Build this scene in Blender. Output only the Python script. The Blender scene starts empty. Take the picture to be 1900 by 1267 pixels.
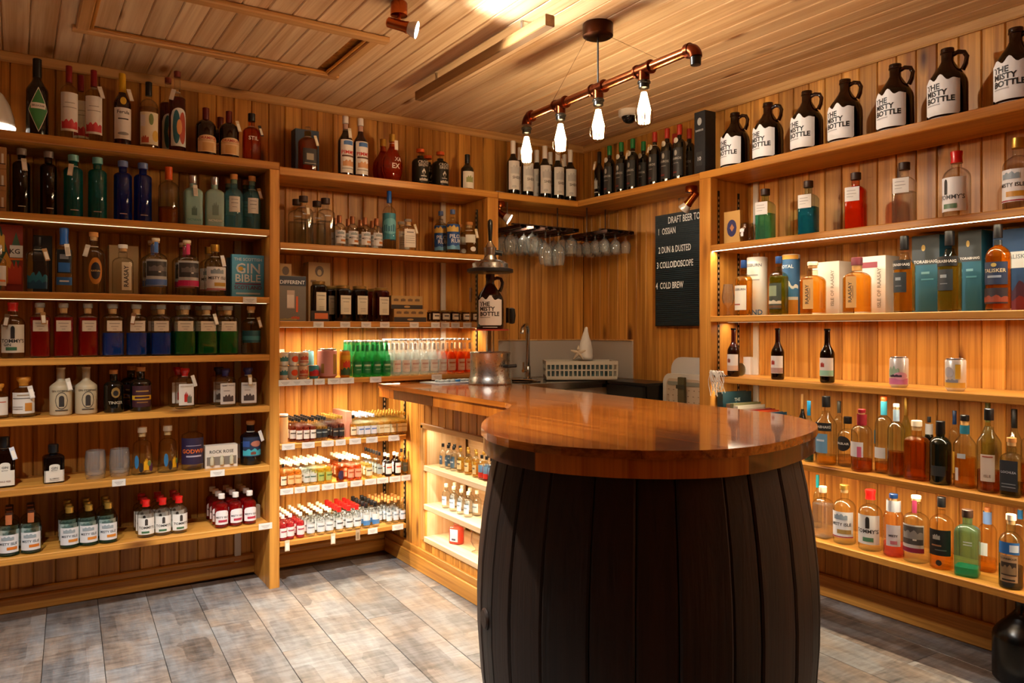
import bpy, math, random
from mathutils import Matrix, Vector
random.seed(7)
sc = bpy.context.scene
col = sc.collection
PI = math.pi

# ---------------------------------------------------------------- camera
F, CX, HY, CAMZ = 1420.0, 950.0, 612.0, 1.185
A = math.atan(920/1420.0)
ca, sa = math.cos(A), math.sin(A)
cd = bpy.data.cameras.new('camera'); cam = bpy.data.objects.new('camera', cd); col.objects.link(cam)
cd.sensor_width = 36; cd.lens = 36*F/1900; cd.shift_y = -(633.5-HY)/1900; cd.clip_start = .02
cam.location = (0, 0, CAMZ); cam.rotation_euler = (PI/2, 0, -A)
sc.camera = cam
# ---------------------------------------------------------------- world, exposure
w = bpy.data.worlds.new('world'); sc.world = w; w.use_nodes = True
w.node_tree.nodes['Background'].inputs[0].default_value = (.9, .95, 1, 1)
w.node_tree.nodes['Background'].inputs[1].default_value = .02
vs = sc.view_settings
vs.view_transform = 'Standard'; vs.look = 'None'; vs.exposure = 0.08; vs.gamma = 1.0; vs.use_curve_mapping = False
cy = sc.cycles
cy.use_denoising = True
cy.use_adaptive_sampling = True; cy.adaptive_threshold = .12; cy.adaptive_min_samples = 16
cy.transparent_max_bounces = 32; cy.max_bounces = 7; cy.diffuse_bounces = 4; cy.glossy_bounces = 4
cy.transmission_bounces = 8; cy.sample_clamp_indirect = 4.0; cy.caustics_reflective = False; cy.blur_glossy = 1.0
# room spotlights in the ceiling: (x, y, aim x, aim y, aim z, watts); the first one is in view
SPOTS = [(1.144, 2.506, 2.8, 1.45, 1.72, 58), (0.80, 2.14, 1.32, 2.45, 0, 240), (-.25, 2.2, 0.2, 2.75, 0, 105),
         (2.56, 0.70, 2.45, 1.0, 0, 34), (-.5, 1.3, -.2, 2.3, 0, 80)]
COOL = (1.0, .95, .88); WARM = (1.0, .80, .56); LED = (1.0, .82, .56)
BULB_W = 11.0

# ---------------------------------------------------------------- helpers
def ray(px, py=HY):
    r = (px-CX)/F
    return (ca*r+sa, -sa*r+ca, -(py-HY)/F)
def on_y(px, py, Y):
    d = ray(px, py); t = Y/d[1]; return (d[0]*t, Y, CAMZ+d[2]*t)
def on_x(px, py, X):
    d = ray(px, py); t = X/d[0]; return (X, d[1]*t, CAMZ+d[2]*t)
def on_z(px, py, Z):
    d = ray(px, py); t = (Z-CAMZ)/d[2]; return (d[0]*t, d[1]*t, Z)
def fwd(x, y): return sa*x+ca*y

def lin(h):
    h = h.lstrip('#')
    v = [int(h[i:i+2], 16)/255 for i in (0, 2, 4)]
    return tuple(c/12.92 if c <= .04045 else ((c+.055)/1.055)**2.4 for c in v)+(1.0,)

MATS = {}
def nodes(name):
    m = bpy.data.materials.new(name); m.use_nodes = True
    return m, m.node_tree.nodes, m.node_tree.links, m.node_tree.nodes['Principled BSDF']
def flat(hexc, rough=.5, metal=0.0, spec=.5, coat=0.0, emit=0.0):
    k = ('f', hexc, rough, metal, coat, emit)
    if k not in MATS:
        m, n, l, b = nodes('paint_'+hexc.lstrip('#'))
        b.inputs['Base Color'].default_value = lin(hexc); b.inputs['Roughness'].default_value = rough
        b.inputs['Metallic'].default_value = metal; b.inputs['Coat Weight'].default_value = coat
        b.inputs['Specular IOR Level'].default_value = spec
        if emit:
            b.inputs['Emission Color'].default_value = lin(hexc); b.inputs['Emission Strength'].default_value = emit
        # faint mottling so that no surface is perfectly even
        if not emit:
            t = n.new('ShaderNodeTexCoord'); z = n.new('ShaderNodeTexNoise'); z.inputs['Scale'].default_value = 60
            mx = n.new('ShaderNodeMapRange'); mx.inputs[3].default_value = rough*.85; mx.inputs[4].default_value = min(1, rough*1.15)
            l.new(t.outputs['Object'], z.inputs['Vector']); l.new(z.outputs['Fac'], mx.inputs[0]); l.new(mx.outputs[0], b.inputs['Roughness'])
        MATS[k] = m
    return MATS[k]
def emission(hexc, s):
    k = ('e', hexc, s)
    if k not in MATS:
        m = bpy.data.materials.new('glow'); m.use_nodes = True; n = m.node_tree.nodes; n.clear()
        e = n.new('ShaderNodeEmission'); o = n.new('ShaderNodeOutputMaterial')
        e.inputs[0].default_value = lin(hexc); e.inputs[1].default_value = s
        m.node_tree.links.new(e.outputs[0], o.inputs[0]); MATS[k] = m
    return MATS[k]
def glass(hexc='ffffff', rough=.02, ior=1.45, haze=0.0, refr=0.0, edge=.38):
    """thin glass: tinted see-through with a Fresnel reflection; haze adds a milky share, refr a share of bent light"""
    k = ('g', hexc, rough, ior, haze, refr, edge)
    if k not in MATS:
        m = bpy.data.materials.new('glass_'+hexc.lstrip('#')); m.use_nodes = True
        n = m.node_tree.nodes; l = m.node_tree.links; n.clear()
        o = n.new('ShaderNodeOutputMaterial'); t = n.new('ShaderNodeBsdfTransparent')
        g = n.new('ShaderNodeBsdfGlossy'); g.inputs['Roughness'].default_value = rough; g.inputs[0].default_value = (1, 1, 1, 1)
        f = n.new('ShaderNodeFresnel'); f.inputs[0].default_value = ior
        base = t.outputs[0]
        # the wall of a vessel is seen edge-on near its outline, where the light crosses more glass
        lw = n.new('ShaderNodeLayerWeight'); lw.inputs[0].default_value = .5
        pw = n.new('ShaderNodeMath'); pw.operation = 'POWER'; l.new(lw.outputs['Facing'], pw.inputs[0]); pw.inputs[1].default_value = 3.5
        ec = n.new('ShaderNodeMix'); ec.data_type = 'RGBA'; l.new(pw.outputs[0], ec.inputs[0]); c_ = tuple(q**.5 for q in lin(hexc)); ec.inputs[6].default_value = c_
        ec.inputs[7].default_value = tuple(q*edge for q in c_[:3])+(1,); l.new(ec.outputs[2], t.inputs[0])
        if refr:
            r = n.new('ShaderNodeBsdfRefraction'); r.inputs[0].default_value = lin(hexc); r.inputs['IOR'].default_value = 1.15; r.inputs['Roughness'].default_value = .03
            x = n.new('ShaderNodeMixShader'); x.inputs[0].default_value = refr
            l.new(base, x.inputs[1]); l.new(r.outputs[0], x.inputs[2]); base = x.outputs[0]
        if haze:
            d = n.new('ShaderNodeBsdfDiffuse'); d.inputs[0].default_value = lin(hexc)
            x = n.new('ShaderNodeMixShader'); x.inputs[0].default_value = haze
            l.new(base, x.inputs[1]); l.new(d.outputs[0], x.inputs[2]); base = x.outputs[0]
        ge = n.new('ShaderNodeNewGeometry'); sb = n.new('ShaderNodeMath'); sb.operation = 'SUBTRACT'; sb.inputs[0].default_value = 1; l.new(ge.outputs['Backfacing'], sb.inputs[1])
        ml = n.new('ShaderNodeMath'); ml.operation = 'MULTIPLY'; l.new(f.outputs[0], ml.inputs[0]); l.new(sb.outputs[0], ml.inputs[1])
        x = n.new('ShaderNodeMixShader'); l.new(ml.outputs[0], x.inputs[0]); l.new(base, x.inputs[1]); l.new(g.outputs[0], x.inputs[2])
        l.new(x.outputs[0], o.inputs[0]); MATS[k] = m
    return MATS[k]

def wood(name, dark, light, knot='5a2c0c', rough=.45, knots=True, gx=9.0, gz=.9, var=.22, coat=0.0, bump=.15, big=0.0, spec=.4):
    """grain runs along local z; every object gets its own cut of the texture and a slightly different tone"""
    if name in MATS: return MATS[name]
    m, n, l, b = nodes(name)
    tc = n.new('ShaderNodeTexCoord'); oi = n.new('ShaderNodeObjectInfo')
    sc_ = n.new('ShaderNodeVectorMath'); sc_.operation = 'SCALE'; sc_.inputs[0].default_value = (7.3, 3.1, 17.7); l.new(oi.outputs['Random'], sc_.inputs['Scale'])
    ad = n.new('ShaderNodeVectorMath'); ad.operation = 'ADD'; l.new(tc.outputs['Object'], ad.inputs[0]); l.new(sc_.outputs[0], ad.inputs[1])
    def mp(s):
        q = n.new('ShaderNodeMapping'); q.inputs['Scale'].default_value = s; l.new(ad.outputs[0], q.inputs[0]); return q.outputs[0]
    def noise(v, d, dist, r=.55):
        q = n.new('ShaderNodeTexNoise'); q.inputs['Scale'].default_value = 1; q.inputs['Detail'].default_value = d
        q.inputs['Distortion'].default_value = dist; q.inputs['Roughness'].default_value = r; l.new(v, q.inputs['Vector']); return q.outputs['Fac']
    g1 = noise(mp((gx*3, gx*3, gz)), 3, .8); g2 = noise(mp((gx*16, gx*16, gz*2.2)), 2, .2); g3 = noise(mp((2.0, 2.0, 1.1)), 2, 0)
    a1 = n.new('ShaderNodeMath'); a1.operation = 'MULTIPLY_ADD'; l.new(g2, a1.inputs[0]); a1.inputs[1].default_value = .35; l.new(g1, a1.inputs[2])
    a2 = n.new('ShaderNodeMath'); a2.operation = 'MULTIPLY_ADD'; l.new(g3, a2.inputs[0]); a2.inputs[1].default_value = .3; l.new(a1.outputs[0], a2.inputs[2])
    cr = n.new('ShaderNodeValToRGB'); cr.color_ramp.elements[0].position = .60; cr.color_ramp.elements[1].position = 1.02
    cr.color_ramp.elements[0].color = lin(dark); cr.color_ramp.elements[1].color = lin(light); l.new(a2.outputs[0], cr.inputs[0])
    colour = cr.outputs[0]
    if knots:
        v = n.new('ShaderNodeTexVoronoi'); v.inputs['Scale'].default_value = 1; l.new(mp((5.0, 5.0, 1.7)), v.inputs['Vector'])
        kr = n.new('ShaderNodeValToRGB'); kr.color_ramp.elements[0].position = .05; kr.color_ramp.elements[1].position = .14
        kr.color_ramp.elements[0].color = (1, 1, 1, 1); kr.color_ramp.elements[1].color = (0, 0, 0, 1); l.new(v.outputs['Distance'], kr.inputs[0])
        mx = n.new('ShaderNodeMix'); mx.data_type = 'RGBA'; l.new(kr.outputs[0], mx.inputs[0]); l.new(colour, mx.inputs[6]); mx.inputs[7].default_value = lin(knot)
        colour = mx.outputs[2]
    hv = n.new('ShaderNodeHueSaturation'); l.new(colour, hv.inputs['Color'])
    mr = n.new('ShaderNodeMapRange'); mr.inputs[3].default_value = 1-var; mr.inputs[4].default_value = 1+var*.7; l.new(oi.outputs['Random'], mr.inputs[0]); l.new(mr.outputs[0], hv.inputs['Value'])
    l.new(hv.outputs[0], b.inputs['Base Color'])
    b.inputs['Roughness'].default_value = rough; b.inputs['Coat Weight'].default_value = coat; b.inputs['Coat Roughness'].default_value = .06
    b.inputs['Specular IOR Level'].default_value = spec
    bp = n.new('ShaderNodeBump'); bp.inputs['Strength'].default_value = bump; bp.inputs['Distance'].default_value = .004; l.new(a1.outputs[0], bp.inputs['Height']); l.new(bp.outputs[0], b.inputs['Normal'])
    MATS[name] = m
    return m

PINE = wood('pine_wall', '965a1e', 'd99a44', knot='54280a', var=.2)
PINE_C = wood('pine_ceiling', 'cda474', 'f0d6ae', knot='8a5a30', var=.1)
SHELF = wood('pine_shelf', 'aa6c26', 'da9c46', knot='64340f', var=.08, rough=.4)
TRIM = wood('pine_trim', 'ba8648', 'deb074', var=.08)
NICHE = wood('pine_niche', 'd4ac7c', 'ecd0a8', var=.08)
BARREL = wood('oak_barrel', '180d06', '2f1b0d', var=.35, rough=.55, knots=False, bump=.4)
TOPW = wood('lacquered_top', '6a2c08', 'b0601c', var=.25, rough=.22, knots=False, coat=1.0, bump=.03)
EDGE_O = wood('copper_edge', '9a480c', 'c87424', var=.1, rough=.3, knots=False, coat=.6, bump=.03)
EDGE_D = wood('dark_edge', '2c150a', '4a2410', var=.15, rough=.35, knots=False, coat=.5, bump=.05)
COPPER = flat('c06a36', .22, 1.0); COPPER_D = flat('6a3018', .3, 1.0); STEEL = flat('c8c8c6', .18, 1.0); BLACK = flat('0b0b0b', .35)
BRONZE = flat('40200f', .35, .9)

class MB:
    def __init__(s): s.v = []; s.f = []; s.mi = []
    def add(s, v, f, mi=0):
        o = len(s.v); s.v += [tuple(p) for p in v]; s.f += [tuple(i+o for i in q) for q in f]; s.mi += [mi]*len(f); return s
    def box(s, x0, y0, z0, x1, y1, z1, mi=0):
        v = [(x0, y0, z0), (x1, y0, z0), (x1, y1, z0), (x0, y1, z0), (x0, y0, z1), (x1, y0, z1), (x1, y1, z1), (x0, y1, z1)]
        return s.add(v, [(3, 2, 1, 0), (4, 5, 6, 7), (0, 1, 5, 4), (1, 2, 6, 5), (2, 3, 7, 6), (3, 0, 4, 7)], mi)
    def prism(s, prof, z0, z1, mi=0):
        k = len(prof); v = [(x, y, z0) for x, y in prof]+[(x, y, z1) for x, y in prof]
        f = [tuple(range(k-1, -1, -1)), tuple(range(k, 2*k))]+[(i, (i+1) % k, (i+1) % k+k, i+k) for i in range(k)]
        return s.add(v, f, mi)
    def lathe(s, prof, seg=24, mi=0, at=(0, 0, 0), close=True):
        """prof: (z, rx, ry, n) rings"""
        v = []; f = []
        for p in prof:
            z, rx = p[0], p[1]; ry = p[2] if len(p) > 2 else rx; e = 2/(p[3] if len(p) > 3 else 2)
            for i in range(seg):
                t = 2*PI*(i+.5)/seg; c, q = math.cos(t), math.sin(t)
                v.append((at[0]+rx*math.copysign(abs(c)**e, c), at[1]+ry*math.copysign(abs(q)**e, q), at[2]+z))
        for j in range(len(prof)-1):
            for i in range(seg):
                a = j*seg+i; b = j*seg+(i+1) % seg; f.append((a, b, b+seg, a+seg))
        if close:
            f.append(tuple(range(seg-1, -1, -1))); q = (len(prof)-1)*seg; f.append(tuple(range(q, q+seg)))
        return s.add(v, f, mi)
    def tube(s, pts, r, seg=10, mi=0):
        pts = [Vector(p) for p in pts]; v = []; f = []; up = Vector((0, 0, 1))
        rr = r if isinstance(r, (list, tuple)) else [r]*len(pts)
        for i, p in enumerate(pts):
            d = (pts[min(i+1, len(pts)-1)]-pts[max(i-1, 0)]).normalized()
            a = d.cross(up)
            if a.length < 1e-3: a = d.cross(Vector((1, 0, 0)))
            a.normalize()
            b = d.cross(a)
            if i and (a.dot(pa) < 0): a = -a; b = -b
            pa = a
            for k in range(seg):
                t = 2*PI*k/seg; v.append(p+(a*math.cos(t)+b*math.sin(t))*rr[i])
        for j in range(len(pts)-1):
            for k in range(seg):
                q = j*seg+k; w_ = j*seg+(k+1) % seg; f.append((q, w_, w_+seg, q+seg))
        f.append(tuple(range(seg-1, -1, -1))); q = (len(pts)-1)*seg; f.append(tuple(range(q, q+seg)))
        return s.add(v, f, mi)
    def mesh(s, name, mats, smooth=True, angle=40):
        m = bpy.data.meshes.new(name); m.from_pydata(s.v, [], s.f)
        for q in (mats if isinstance(mats, (list, tuple)) else [mats]): m.materials.append(q)
        if any(s.mi): m.polygons.foreach_set('material_index', s.mi)
        if smooth:
            m.polygons.foreach_set('use_smooth', [True]*len(m.polygons)); m.set_sharp_from_angle(angle=math.radians(angle))
        m.update(); return m
    def build(s, name, mats, parent=None, loc=(0, 0, 0), rot=(0, 0, 0), smooth=True, angle=40):
        return put(name, s.mesh(name, mats, smooth, angle), parent, loc, rot)
def put(name, mesh, parent=None, loc=(0, 0, 0), rot=(0, 0, 0)):
    o = bpy.data.objects.new(name, mesh); col.objects.link(o); o.location = loc; o.rotation_euler = rot
    if parent is not None: o.parent = parent
    return o
ORD = ('first', 'second', 'third', 'fourth', 'fifth', 'sixth', 'seventh', 'eighth', 'ninth', 'tenth')
def tag(o, label=None, cat=None, group=None, kind=None):
    if label: o['label'] = label
    if cat: o['category'] = cat
    if group: o['group'] = group
    if kind: o['kind'] = kind
    return o
def empty(name, loc=(0, 0, 0), rz=0, **k):
    o = bpy.data.objects.new(name, None); col.objects.link(o); o.location = loc; o.rotation_euler = (0, 0, rz); o.empty_display_size = .05
    return tag(o, **k)
def copy_tree(o, parent=None):
    c = o.copy(); col.objects.link(c)
    if parent is not None: c.parent = parent
    for ch in o.children: copy_tree(ch, c)
    return c
# a board whose grain runs along its local z; dims (w, t, L). axis: which world axis the length follows
BOARDS = {}
def board(name, w_, t, L, mat, parent, loc, axis='z', face='-y', ch=.004, back=False):
    """loc = centre of the board. face: where the chamfered side looks (world)."""
    k = (round(w_, 4), round(t, 4), round(L, 4), mat.name, ch, back)
    if k not in BOARDS:
        a, b = w_/2, t/2
        if back: pr = [(-a, b), (-a, -b+ch), (-a+ch, -b), (a-ch, -b), (a, -b+ch), (a, b)]
        else: pr = [(-a, b-ch), (-a, -b+ch), (-a+ch, -b), (a-ch, -b), (a, -b+ch), (a, b-ch), (a-ch, b), (-a+ch, b)]
        BOARDS[k] = MB().prism(pr, -L/2, L/2).mesh('board', mat, smooth=False)
    ax = {'x': Vector((1, 0, 0)), 'y': Vector((0, 1, 0)), 'z': Vector((0, 0, 1))}[axis]
    fy = {'-y': (0, -1, 0), '-x': (-1, 0, 0), '-z': (0, 0, -1), '+z': (0, 0, 1), '+y': (0, 1, 0), '+x': (1, 0, 0)}[face]
    yv = -Vector(fy); xv = yv.cross(ax)
    o = bpy.data.objects.new(name, BOARDS[k]); col.objects.link(o)
    M = Matrix((xv, yv, ax)).transposed().to_4x4(); M.translation = Vector(loc)
    if parent is not None: o.parent = parent; o.matrix_parent_inverse = parent_inv(parent)
    o.matrix_basis = M
    return o
def parent_inv(p):
    M = Matrix.Translation(p.location) @ p.rotation_euler.to_matrix().to_4x4() if p.parent is None else Matrix.Identity(4)
    if p.type == 'MESH' and p.parent is None: M = p.matrix_basis.copy()
    return M.inverted()

TXT = {}
def text_geo(s, bold=.0):
    """flat glyph outlines of a string, as vertices and faces, cap height 1, centred"""
    if (s, bold) not in TXT:
        c = bpy.data.curves.new('lettering', 'FONT'); c.body = s; c.offset = bold; c.resolution_u = 2; c.size = 1.0
        o = bpy.data.objects.new('lettering', c); col.objects.link(o)
        bpy.context.view_layer.update()
        m = bpy.data.meshes.new_from_object(o.evaluated_get(bpy.context.evaluated_depsgraph_get()))
        v = [tuple(q.co) for q in m.vertices]; f = [tuple(p.vertices) for p in m.polygons]
        bpy.data.objects.remove(o); bpy.data.curves.remove(c); bpy.data.meshes.remove(m)
        x0 = min(q[0] for q in v); x1 = max(q[0] for q in v); y0 = min(q[1] for q in v); y1 = max(q[1] for q in v)
        v = [(q[0]-(x0+x1)/2, q[1]-(y0+y1)/2) for q in v]
        TXT[(s, bold)] = (v, f, x1-x0, y1-y0)
    return TXT[(s, bold)]
# ================================================================ the setting
YF, YB, XF, XB, ZC = 3.54, 3.84, 2.75, 3.03, 2.35
X0, Y0 = -1.45, -1.25                       # the unseen ends of the room
def world(o):
    if o.parent is not None: o.matrix_parent_inverse = parent_inv(o.parent)
    return o
def slab(name, *b, mat=PINE, **k):
    return tag(MB().box(*b).build(name, mat, smooth=False), kind='structure', **k)
# floor: weathered grey-brown laminate, laid a few degrees off the walls
def floor_mat():
    m, n, l, b = nodes('weathered_laminate')
    tc = n.new('ShaderNodeTexCoord'); oi = n.new('ShaderNodeObjectInfo')
    s = n.new('ShaderNodeVectorMath'); s.operation = 'SCALE'; s.inputs[0].default_value = (9.3, 5.1, 23.7); l.new(oi.outputs['Random'], s.inputs['Scale'])
    ad = n.new('ShaderNodeVectorMath'); ad.operation = 'ADD'; l.new(tc.outputs['Object'], ad.inputs[0]); l.new(s.outputs[0], ad.inputs[1])
    def mp(sx, sz):
        q = n.new('ShaderNodeMapping'); q.inputs['Scale'].default_value = (sx, 1, sz); l.new(ad.outputs[0], q.inputs[0]); return q.outputs[0]
    v = n.new('ShaderNodeTexVoronoi'); v.distance = 'CHEBYCHEV'; v.inputs['Scale'].default_value = 1; v.inputs['Randomness'].default_value = .35; l.new(mp(11, 5.2), v.inputs['Vector'])
    g = n.new('ShaderNodeTexNoise'); g.inputs['Scale'].default_value = 1; g.inputs['Detail'].default_value = 7; g.inputs['Roughness'].default_value = .7; g.inputs['Distortion'].default_value = .5; l.new(mp(8, 46), g.inputs['Vector'])
    g2 = n.new('ShaderNodeTexNoise'); g2.inputs['Scale'].default_value = 1; g2.inputs['Detail'].default_value = 3; l.new(mp(7, 4), g2.inputs['Vector'])
    g4 = n.new('ShaderNodeTexNoise'); g4.inputs['Scale'].default_value = 1; g4.inputs['Detail'].default_value = 4; g4.inputs['Roughness'].default_value = .6; l.new(mp(26, 5), g4.inputs['Vector'])
    x = n.new('ShaderNodeSeparateColor'); l.new(v.outputs['Color'], x.inputs[0])
    a = n.new('ShaderNodeMath'); a.operation = 'MULTIPLY_ADD'; l.new(x.outputs[0], a.inputs[0]); a.inputs[1].default_value = .15
    b2 = n.new('ShaderNodeMath'); b2.operation = 'MULTIPLY_ADD'; l.new(g.outputs['Fac'], b2.inputs[0]); b2.inputs[1].default_value = .5
    b3 = n.new('ShaderNodeMath'); b3.operation = 'MULTIPLY'; l.new(g4.outputs['Fac'], b3.inputs[0]); b3.inputs[1].default_value = .35; l.new(b3.outputs[0], b2.inputs[2]); l.new(b2.outputs[0], a.inputs[2])
    cr = n.new('ShaderNodeValToRGB'); e = cr.color_ramp.elements
    e[0].position = .34; e[0].color = lin('5a5553'); e[1].position = .72; e[1].color = lin('bcb9b7')
    q = e.new(.46); q.color = lin('857e7a'); q = e.new(.57); q.color = lin('a29b96'); l.new(a.outputs[0], cr.inputs[0])
    cr2 = n.new('ShaderNodeValToRGB'); e = cr2.color_ramp.elements
    e[0].position = .40; e[0].color = lin('ccd6e0'); e[1].position = .62; e[1].color = lin('dcd2c8'); l.new(g2.outputs['Fac'], cr2.inputs[0])
    mx = n.new('ShaderNodeMix'); mx.data_type = 'RGBA'; mx.blend_type = 'MULTIPLY'; mx.inputs[0].default_value = 1; l.new(cr.outputs[0], mx.inputs[6]); l.new(cr2.outputs[0], mx.inputs[7])
    hv = n.new('ShaderNodeHueSaturation'); l.new(mx.outputs[2], hv.inputs['Color']); mr = n.new('ShaderNodeMapRange'); mr.inputs[3].default_value = .85; mr.inputs[4].default_value = 1.2; l.new(oi.outputs['Random'], mr.inputs[0]); l.new(mr.outputs[0], hv.inputs['Value'])
    l.new(hv.outputs[0], b.inputs['Base Color']); b.inputs['Roughness'].default_value = .42
    bp = n.new('ShaderNodeBump'); bp.inputs['Strength'].default_value = .12; bp.inputs['Distance'].default_value = .003; l.new(g.outputs['Fac'], bp.inputs['Height']); l.new(bp.outputs[0], b.inputs['Normal'])
    return m
FLOORM = floor_mat()
fl = slab('floor', X0-.05, Y0-.05, -.08, XB+.05, YB+.05, -.012, mat=flat('6b5242', .8), label='grey weathered laminate plank floor')
ang = math.radians(-2.9); du = Vector((math.sin(-ang), math.cos(ang))); dn = Vector((math.cos(ang), math.sin(ang)))
PW = .19
pl_me = {}
ci = -9
for ci in range(-9, 17):
    base = Vector((.111, 3.83)) + dn*(PW*(ci+.5))
    off = [0.39, .82, .13, .59, .97][ci % 5]
    t = 1.21-off
    while t > -5.6:
        t0, t1 = max(t-1.21, -5.1), min(t, -.0)
        t -= 1.21
        if t1-t0 < .02: continue
        c = base+du*((t0+t1)/2)
        if c.x < X0 or c.x > XB+.03 or c.y < Y0-.3: continue
        k = round(t1-t0, 3)
        if k not in pl_me:
            a_, L2 = PW/2-.0009, k/2-.0009
            pl_me[k] = MB().prism([(-a_, .012), (-a_, .0012), (-a_+.0012, 0), (a_-.0012, 0), (a_, .0012), (a_, .012)], -L2, L2).mesh('plank', FLOORM, smooth=False)
        o = put('plank', pl_me[k], fl); o.rotation_mode = 'XYZ'
        M = Matrix(((dn.x, 0, du.x), (dn.y, 0, du.y), (0, -1, 0))).to_4x4(); M.translation = (c.x, c.y, 0)
        o.matrix_basis = M
# walls with tongue-and-groove boards
BP = .0825
wb = slab('wall_back', X0, YB+.012, 0, XB+.06, YB+.07, ZC, label='pine tongue-and-groove back wall')
x = XB-BP/2
while x > X0:
    board('board', BP-.0015, .013, ZC, PINE, wb, (x, YB+.0065, ZC/2), 'z', '-y', back=True); x -= BP
wr = slab('wall_right', XB+.012, Y0, 0, XB+.07, YB+.07, ZC, label='pine tongue-and-groove wall behind the whisky shelves')
y = YB-BP/2
while y > Y0:
    board('board', BP-.0015, .013, ZC, PINE, wr, (XB+.0065, y, ZC/2), 'z', '-x', back=True); y -= BP
slab('wall_left', X0-.07, Y0-.07, 0, X0, YB+.07, ZC); slab('wall_front', X0-.07, Y0-.07, 0, XB+.07, Y0, ZC)
# ceiling boards run towards the back wall; the loft hatch is let into them
ce = slab('ceiling', X0-.07, Y0-.07, ZC+.014, XB+.07, YB+.07, ZC+.08, label='pale pine boarded ceiling')
HX0, HX1, HY0, HY1 = .235, 1.18, 2.86, 3.355
CP = .0905; x = XB-CP/2
while x > X0:
    segs = [(Y0, YB)] if (x+CP/2 < HX0+.01 or x-CP/2 > HX1-.01) else [(Y0, HY0), (HY1, YB)]
    for a_, b_ in segs:
        board('board', CP-.0015, .013, b_-a_, PINE_C, ce, (x, (a_+b_)/2, ZC+.0065), 'y', '-z', back=True)
    x -= CP
# loft hatch: recessed panel of boards with a moulded frame
ht = tag(empty('loft_hatch', ((HX0+HX1)/2, (HY0+HY1)/2, ZC)), 'rectangular pine loft hatch framed with moulding in the boarded ceiling', 'hatch')
x = HX0+.045
while x < HX1-.01:
    board('board', .0885, .01, HY1-HY0-.01, PINE_C, ht, (x, (HY0+HY1)/2, ZC+.009), 'y', '-z', back=True); x += .09
for (nm, w_, L, c, ax) in (('frame_rail', .045, HX1-HX0+.11, ((HX0+HX1)/2, HY1+.022, ZC-.007), 'x'), ('frame_rail', .05, HX1-HX0+.13, ((HX0+HX1)/2, HY0-.022, ZC-.012), 'x'),
                           ('frame_rail', .045, HY1-HY0, (HX0-.022, (HY0+HY1)/2, ZC-.007), 'y'), ('frame_rail', .045, HY1-HY0, (HX1+.022, (HY0+HY1)/2, ZC-.007), 'y')):
    board(nm, w_, .02 if nm == 'frame_rail' else .014, L, TRIM, ht, c, ax, '-z', ch=.005)
for (L, c, ax) in ((HX1-HX0, ((HX0+HX1)/2, HY1-.008, ZC-.006), 'x'), (HX1-HX0, ((HX0+HX1)/2, HY0+.008, ZC-.006), 'x'), (HY1-HY0-.03, (HX0+.008, (HY0+HY1)/2, ZC-.006), 'y'), (HY1-HY0-.03, (HX1-.008, (HY0+HY1)/2, ZC-.006), 'y')):
    board('bead', .014, .012, L, SHELF, ht, c, ax, '-z', ch=.004)
for px, py in ((238, 77), (407, 109), (560, 137)):
    p = on_z(px, py, ZC); o = MB().box(-.018, -.003, -.003, .018, .003, 0).build('hatch_clip', STEEL, ht, p); world(o)
# cornice and skirting
def trimrun(name, w_, t, L, c, ax, face, mat=TRIM, ch=.006): return tag(board(name, w_, t, L, mat, None, c, ax, face, ch=ch), kind='structure')
trimrun('trim_1', .045, .018, XB-X0, ((X0+XB)/2, YB-.009, ZC-.0225), 'x', '-y')
trimrun('trim_2', .045, .018, YB-Y0-.02, (XB-.009, (Y0+YB)/2-.01, ZC-.0225), 'y', '-x')
trimrun('baseboard_back', .065, .022, 1.66-X0, ((X0+1.66)/2, YB-.011, .0325), 'x', '-y', SHELF)
trimrun('baseboard_back_cap', .032, .016, 1.66-X0, ((X0+1.66)/2, YB-.008, .081), 'x', '-y', SHELF)
trimrun('baseboard_right', .10, .02, 2.5-Y0, (XB-.01, (Y0+2.5)/2, .05), 'y', '-x', PINE)

# ================================================================ shelving
def strip(unit, side, z, a0, a1, watt, d=.045, glow=14, tilt=0):
    """warm LED strip stuck under the front of a shelf: a glowing bar and the light it gives"""
    L = a1-a0; c = (a0+a1)/2
    bar = MB().box(-L/2, -.002, -.002, L/2, .002, 0)
    loc = (c, YF+d, z) if side == 'b' else ((XF+d, c, z) if side == 'r' else (1.70+d, c, z))
    rz = 0 if side == 'b' else -PI/2
    o = bar.build('led_strip', emission('ffe0b0', glow), unit, loc, (0, 0, rz), smooth=False); world(o)
    la = bpy.data.lights.new('led_light', 'AREA'); la.shape = 'RECTANGLE'; la.size = L; la.size_y = .004; la.energy = watt; la.color = LED; la.spread = math.radians(170)
    lo = bpy.data.objects.new('led_light', la); col.objects.link(lo); lo.location = (loc[0], loc[1], z-.0026); lo.rotation_euler = (math.radians(tilt), 0, rz)
ZL = [1.957, 1.643, 1.335, 1.073, .838, .566, .301]      # left bay
ZM = [1.938, 1.590, 1.226, .953]; ZM2 = [.656, .450, .207]  # middle bay, and its short lower shelves
ZR = [1.940, 1.585, 1.250, .967, .628, .322]             # right bay
PX0, PX1 = .972, 1.018                                    # left post
QX0, QX1 = 2.137, 2.205                                   # post right of the middle bay
def shelf_b(unit, x0, x1, z, t=.028, name='shelf'): return board(name, YB-YF-.003, t, x1-x0, SHELF, unit, ((x0+x1)/2, (YF+YB)/2-.0015, z-t/2), 'x', '+z', ch=.003)
def shelf_r(unit, y0, y1, z, t=.028, name='shelf'): return board(name, XB-XF-.003, t, y1-y0, SHELF, unit, ((XF+XB)/2-.0015, (y0+y1)/2, z-t/2), 'y', '+z', ch=.003)
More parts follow.
